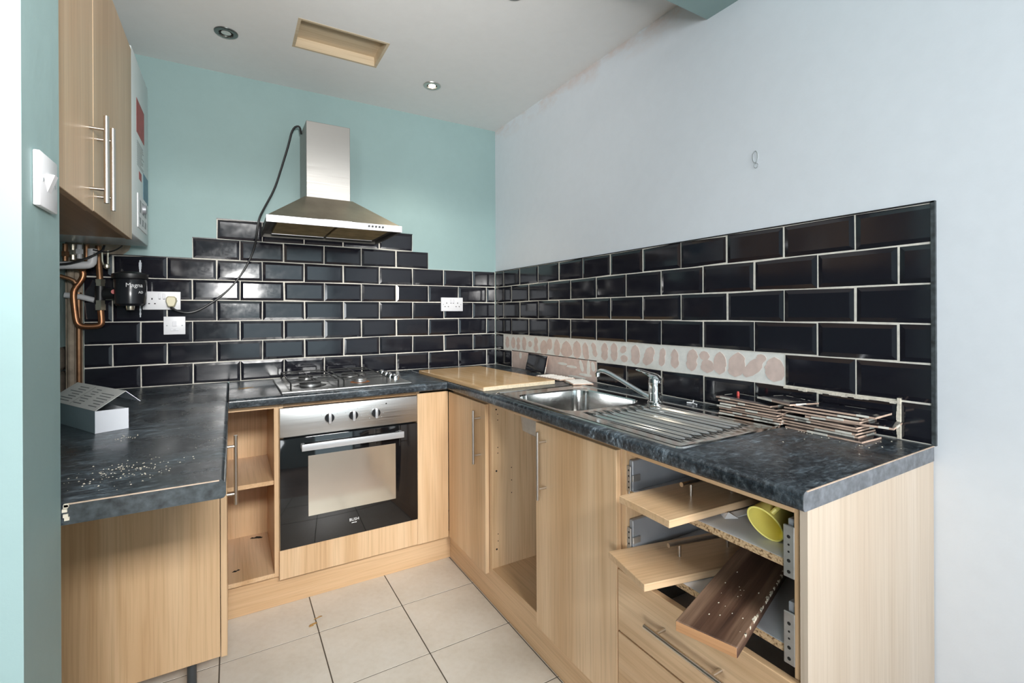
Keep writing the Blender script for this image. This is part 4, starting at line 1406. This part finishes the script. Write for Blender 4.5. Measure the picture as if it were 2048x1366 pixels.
loose_front('loose beech drawer front resting in the top open drawer', (-.668, -1.966, .760), math.radians(-2), math.radians(1.0))
loose_front('loose beech drawer front jutting from the second drawer under the dark plank', (-.655, -1.892, .5785), math.radians(-12))
pk = thing('wooden_plank', 'dark brown old timber plank lying across the second drawer', 'plank', (-.727, -2.186, .5985), rot=(0, 0, math.radians(17)))
pv = MB().rbox(.001, .52, -.060, .060, 0, .022, .002, 1)
part('plank', pv, M['plank'], pk, local=True)
part('sawn_end', MB().rbox(-.0006, .0014, -.0585, .0585, .0015, .0205, .0004, 1), M['plank_end'], pk, 'orange sawn end grain', local=True)
fl_ = MB()
for k in range(26):
    x = .03 + random.random() * .33
    s = random.uniform(.002, .006)
    fl_.box(x, x + s * 1.6, -.0605, -.0605 + s * random.uniform(.3, 1.2), .017, .0222)
for k in range(16):
    x, y = random.uniform(.05, .30), random.uniform(-.055, .03)
    s = random.uniform(.0008, .002)
    fl_.box(x, x + s * 2, y, y + s, .0215, .0224)
part('plaster_flecks', fl_, M['crumb'], pk, 'flecks of white plaster', local=True, smooth=False)

# yellow cup on its side
cu = thing('plastic_beaker', 'yellow plastic beaker lying on its side in the top drawer', 'beaker', (-.47, -2.18, .7505))
cy = MB()
vd = Vector((.7961, .4882, -.3575)).normalized()   # the beaker points into the drawer, mouth tipped up
vr = Vector((.861, -.509, 0))
vu = vr.cross(vd)
major, minor = vr * .64 - vu * .77, vr * .77 + vu * .64
ax = vd * math.cos(.72) + minor * math.sin(.72)
side = major
upv = minor * math.cos(.72) - vd * math.sin(.72)
c0 = Vector((-.520, -2.183, .7865))
prof = []
for d, a, b in ((0, .046, .033), (.03, .042, .031), (.06, .037, .029), (.085, .032, .027)):
    prof.append([tuple(c0 + ax * d + side * a * math.cos(2 * PI * i / 32) + upv * b * math.sin(2 * PI * i / 32)) for i in range(32)])
inn = []
for d, a, b in ((.081, .029, .024), (.06, .035, .027), (.03, .0400, .029), (0, .0440, .0310)):
    inn.append([tuple(c0 + ax * d + side * a * math.cos(2 * PI * i / 32) + upv * b * math.sin(2 * PI * i / 32)) for i in range(32)])
rings(cy, prof)
rings(cy, [inn[3], inn[2], inn[1], inn[0]])
rings(cy, [prof[0], inn[3]], False)
part('cup', cy, M['yellow'], cu)
rp = [c0 + side * .0452 * math.cos(2 * PI * i / 32) + upv * .0322 * math.sin(2 * PI * i / 32) for i in range(33)]
part('rim', MB().tube(rp, .0020, 6), M['yellow'], cu)
hp = [c0 + ax * d + upv * u_ + side * s_ for d, u_, s_ in ((.010, .031, -.006), (.015, .046, -.006), (.045, .048, -.004), (.070, .040, -.002), (.074, .026, 0))]
part('handle', MB().tube(hp, .005, 8, 1), M['yellow'], cu)
pa = MB()
pa.add([(-.50, -2.035, .7508), (-.47, -2.052, .7508), (-.455, -2.025, .7515), (-.485, -2.012, .752), (-.478, -2.030, .760)], [(0, 1, 4), (1, 2, 4), (2, 3, 4), (3, 0, 4), (0, 3, 2, 1)])
pa.add([(-.47, -2.045, .7509), (-.25, -2.075, .7509), (-.25, -2.045, .753), (-.46, -2.020, .753), (-.36, -2.05, .757)], [(0, 1, 4), (1, 2, 4), (2, 3, 4), (3, 0, 4), (0, 3, 2, 1)])
pa.v = [(x, y - .034, z) for x, y, z in pa.v]
solo('paper_scrap', pa, M['paper'], 'crumpled white paper strip on the top drawer base', 'paper', smooth=False)

# ------------------------------------------------------------------ cardboard box
bx = thing('cardboard_box', 'white open cardboard box with printed lid on the left worktop', 'box', (-1.86, -1.02, WZ + .0005), rot=(0, 0, math.radians(29)))
# local x = short side, local y = long side, origin at the corner nearest the camera
BWD, BL, BH, bt_ = .080, .36, .064, .0016
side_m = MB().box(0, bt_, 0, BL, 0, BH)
part('side', side_m, M['card_shaded'], bx, 'long side with its blue-grey shade painted in', local=True)
part('side', MB().box(BWD - bt_, BWD, 0, BL, 0, BH * .93), M['card_white'], bx, local=True)
part('end', MB().prism([(0, 0), (BWD, 0), (BWD, BH * .95), (0, BH)], 'Y', -.0008, bt_), M['card_white'], bx, 'plain white end', local=True)
part('end', MB().box(0, BWD, BL - bt_, BL, 0, BH), M['card_white'], bx, local=True)
part('bottom', MB().box(bt_, BWD - bt_, bt_, BL - bt_, 0, bt_), M['card_inner'], bx, local=True)
la = math.radians(33)
lidm = Matrix.Translation((0, 0, BH)) @ Matrix.Rotation(-la, 4, 'Y')
lw = .088
ld = part('lid', MB().box(0, lw, -.002, BL, 0, bt_).xf(lidm), M['card_lid'], bx, 'grey printed lid, half open', local=True)
pr = MB()
for (u0, v0, n, ln) in ((.012, .02, 6, .09), (.012, .13, 7, .06), (.012, .225, 7, .10)):
    for k in range(n):
        x = u0 + k * .010
        if x > lw - .012:
            break
        pr.box(x, x + .0025, v0, v0 + ln * random.uniform(.5, 1.0), bt_, bt_ + .0003)
pr.box(.006, lw - .006, .195, .1965, bt_, bt_ + .0003)
o = part('print', pr.xf(lidm), M['ink'], ld, local=True, smooth=False)
pk_ = lidm @ Vector((lw, 0, 0))
flm = Matrix.Translation(pk_) @ Matrix.Rotation(math.radians(44), 4, 'Y')
part('flap', MB().box(0, .050, -.004, BL, -bt_, 0).xf(flm), M['card_white'], ld, 'white lid flap', local=True)

# ------------------------------------------------------------------ small litter
cr = MB()


def bit(mb, x, y, z, s):
    a = random.random() * 6.28
    pts = [(x + s * math.cos(a + q), y + s * math.sin(a + q), z) for q in (0, 2.1 + random.random() * .5, 4.2)]
    mb.add(pts + [(x, y, z + s * .7)], [(0, 1, 3), (1, 2, 3), (2, 0, 3), (0, 2, 1)])


for _ in range(150):
    t = random.random()
    bit(cr, -1.79 + random.gauss(.07, .05), -1.50 + random.gauss(.02, .05) + t * .02, WZ + .0002, random.uniform(.0006, .0024))
for _ in range(30):
    bit(cr, -1.80 + random.random() * .05, -1.12 + random.gauss(0, .02), WZ + .0002, random.uniform(.0006, .0022))
for _ in range(50):
    bit(cr, random.uniform(-1.70, -1.56), random.uniform(-1.35, -.3), WZ + .0002, random.uniform(.0004, .0012))
o = solo('crumbs', cr, M['crumb'], 'pale plaster crumbs scattered over the left worktop', 'crumbs', smooth=False)
o['kind'] = 'stuff'
cr = MB()
for _ in range(24):
    bit(cr, random.uniform(-.30, -.03), random.uniform(-2.27, -2.0) - .01, WZ + .0002, random.uniform(.0006, .003))
for _ in range(10):
    bit(cr, random.uniform(-.16, -.13), random.uniform(-2.24, -2.0), WZ + .0002, random.uniform(.001, .003))
o = solo('crumbs', cr, M['crumb'], 'grout crumbs beside the taller tile stack', 'crumbs', smooth=False)
o['kind'] = 'stuff'
cr = MB()
for _ in range(14):
    bit(cr, random.uniform(-1.52, -1.40), random.uniform(-.42, -.20), WZ + .0002, random.uniform(.0008, .003))
cr.add([(-1.50, -.30, WZ + .0003), (-1.43, -.285, WZ + .0003), (-1.43, -.279, WZ + .0003), (-1.50, -.293, WZ + .0003), (-1.465, -.289, WZ + .003)], [(0, 1, 4), (1, 2, 4), (2, 3, 4), (3, 0, 4), (0, 3, 2, 1)])
o = solo('crumbs', cr, M['brown_bit'], 'brown crumbs on the worktop left of the hob', 'crumbs', smooth=False)
o['kind'] = 'stuff'
cr = MB()
for x, y, s in ((-1.245, -.735, .018), (-1.23, -.705, .009), (-1.215, -.70, .012), (-1.252, -.745, .010)):
    cr.add([(x - s, y - s * .5, .0003), (x + s, y - s * .2, .0003), (x + s * .8, y + s * .35, .0003), (x - s * .6, y + s * .1, .0003), (x, y, .0035)], [(0, 1, 4), (1, 2, 4), (2, 3, 4), (3, 0, 4), (0, 3, 2, 1)])
solo('floor_scrap', cr, M['brown_bit'], 'brown scrap on the floor tile in front of the oven', 'debris', smooth=False)
solo('scrap', MB().tube([(-.060, -1.600, WZ + .003), (-.052, -1.618, WZ + .003), (-.048, -1.622, WZ + .014)], .0028, 6).tube([(-.052, -1.618, WZ + .003), (-.062, -1.645, WZ + .003)], .0028, 6), M['paper'], 'small white plastic scrap on the worktop behind the tap', 'debris')
solo('rubber_washer', MB().add(*ringprof([(.020, WZ + .0005), (.021, WZ + .004), (.017, WZ + .007), (.013, WZ + .004), (.014, WZ + .0005)], -.058, -1.715)), M['black'], 'black rubber washer on the worktop behind the drainer', 'washer')

for o in bpy.data.objects:
    if o.parent is not None and o.name.split('.')[0] in ('old_grout', 'plaster_flecks', 'text_lines', 'pictograms', 'dial_marks', 'print', 'paint_drip', 'mortar_ridge', 'adhesive_ribs', 'chipped_corner'):
        o['kind'] = 'stuff'
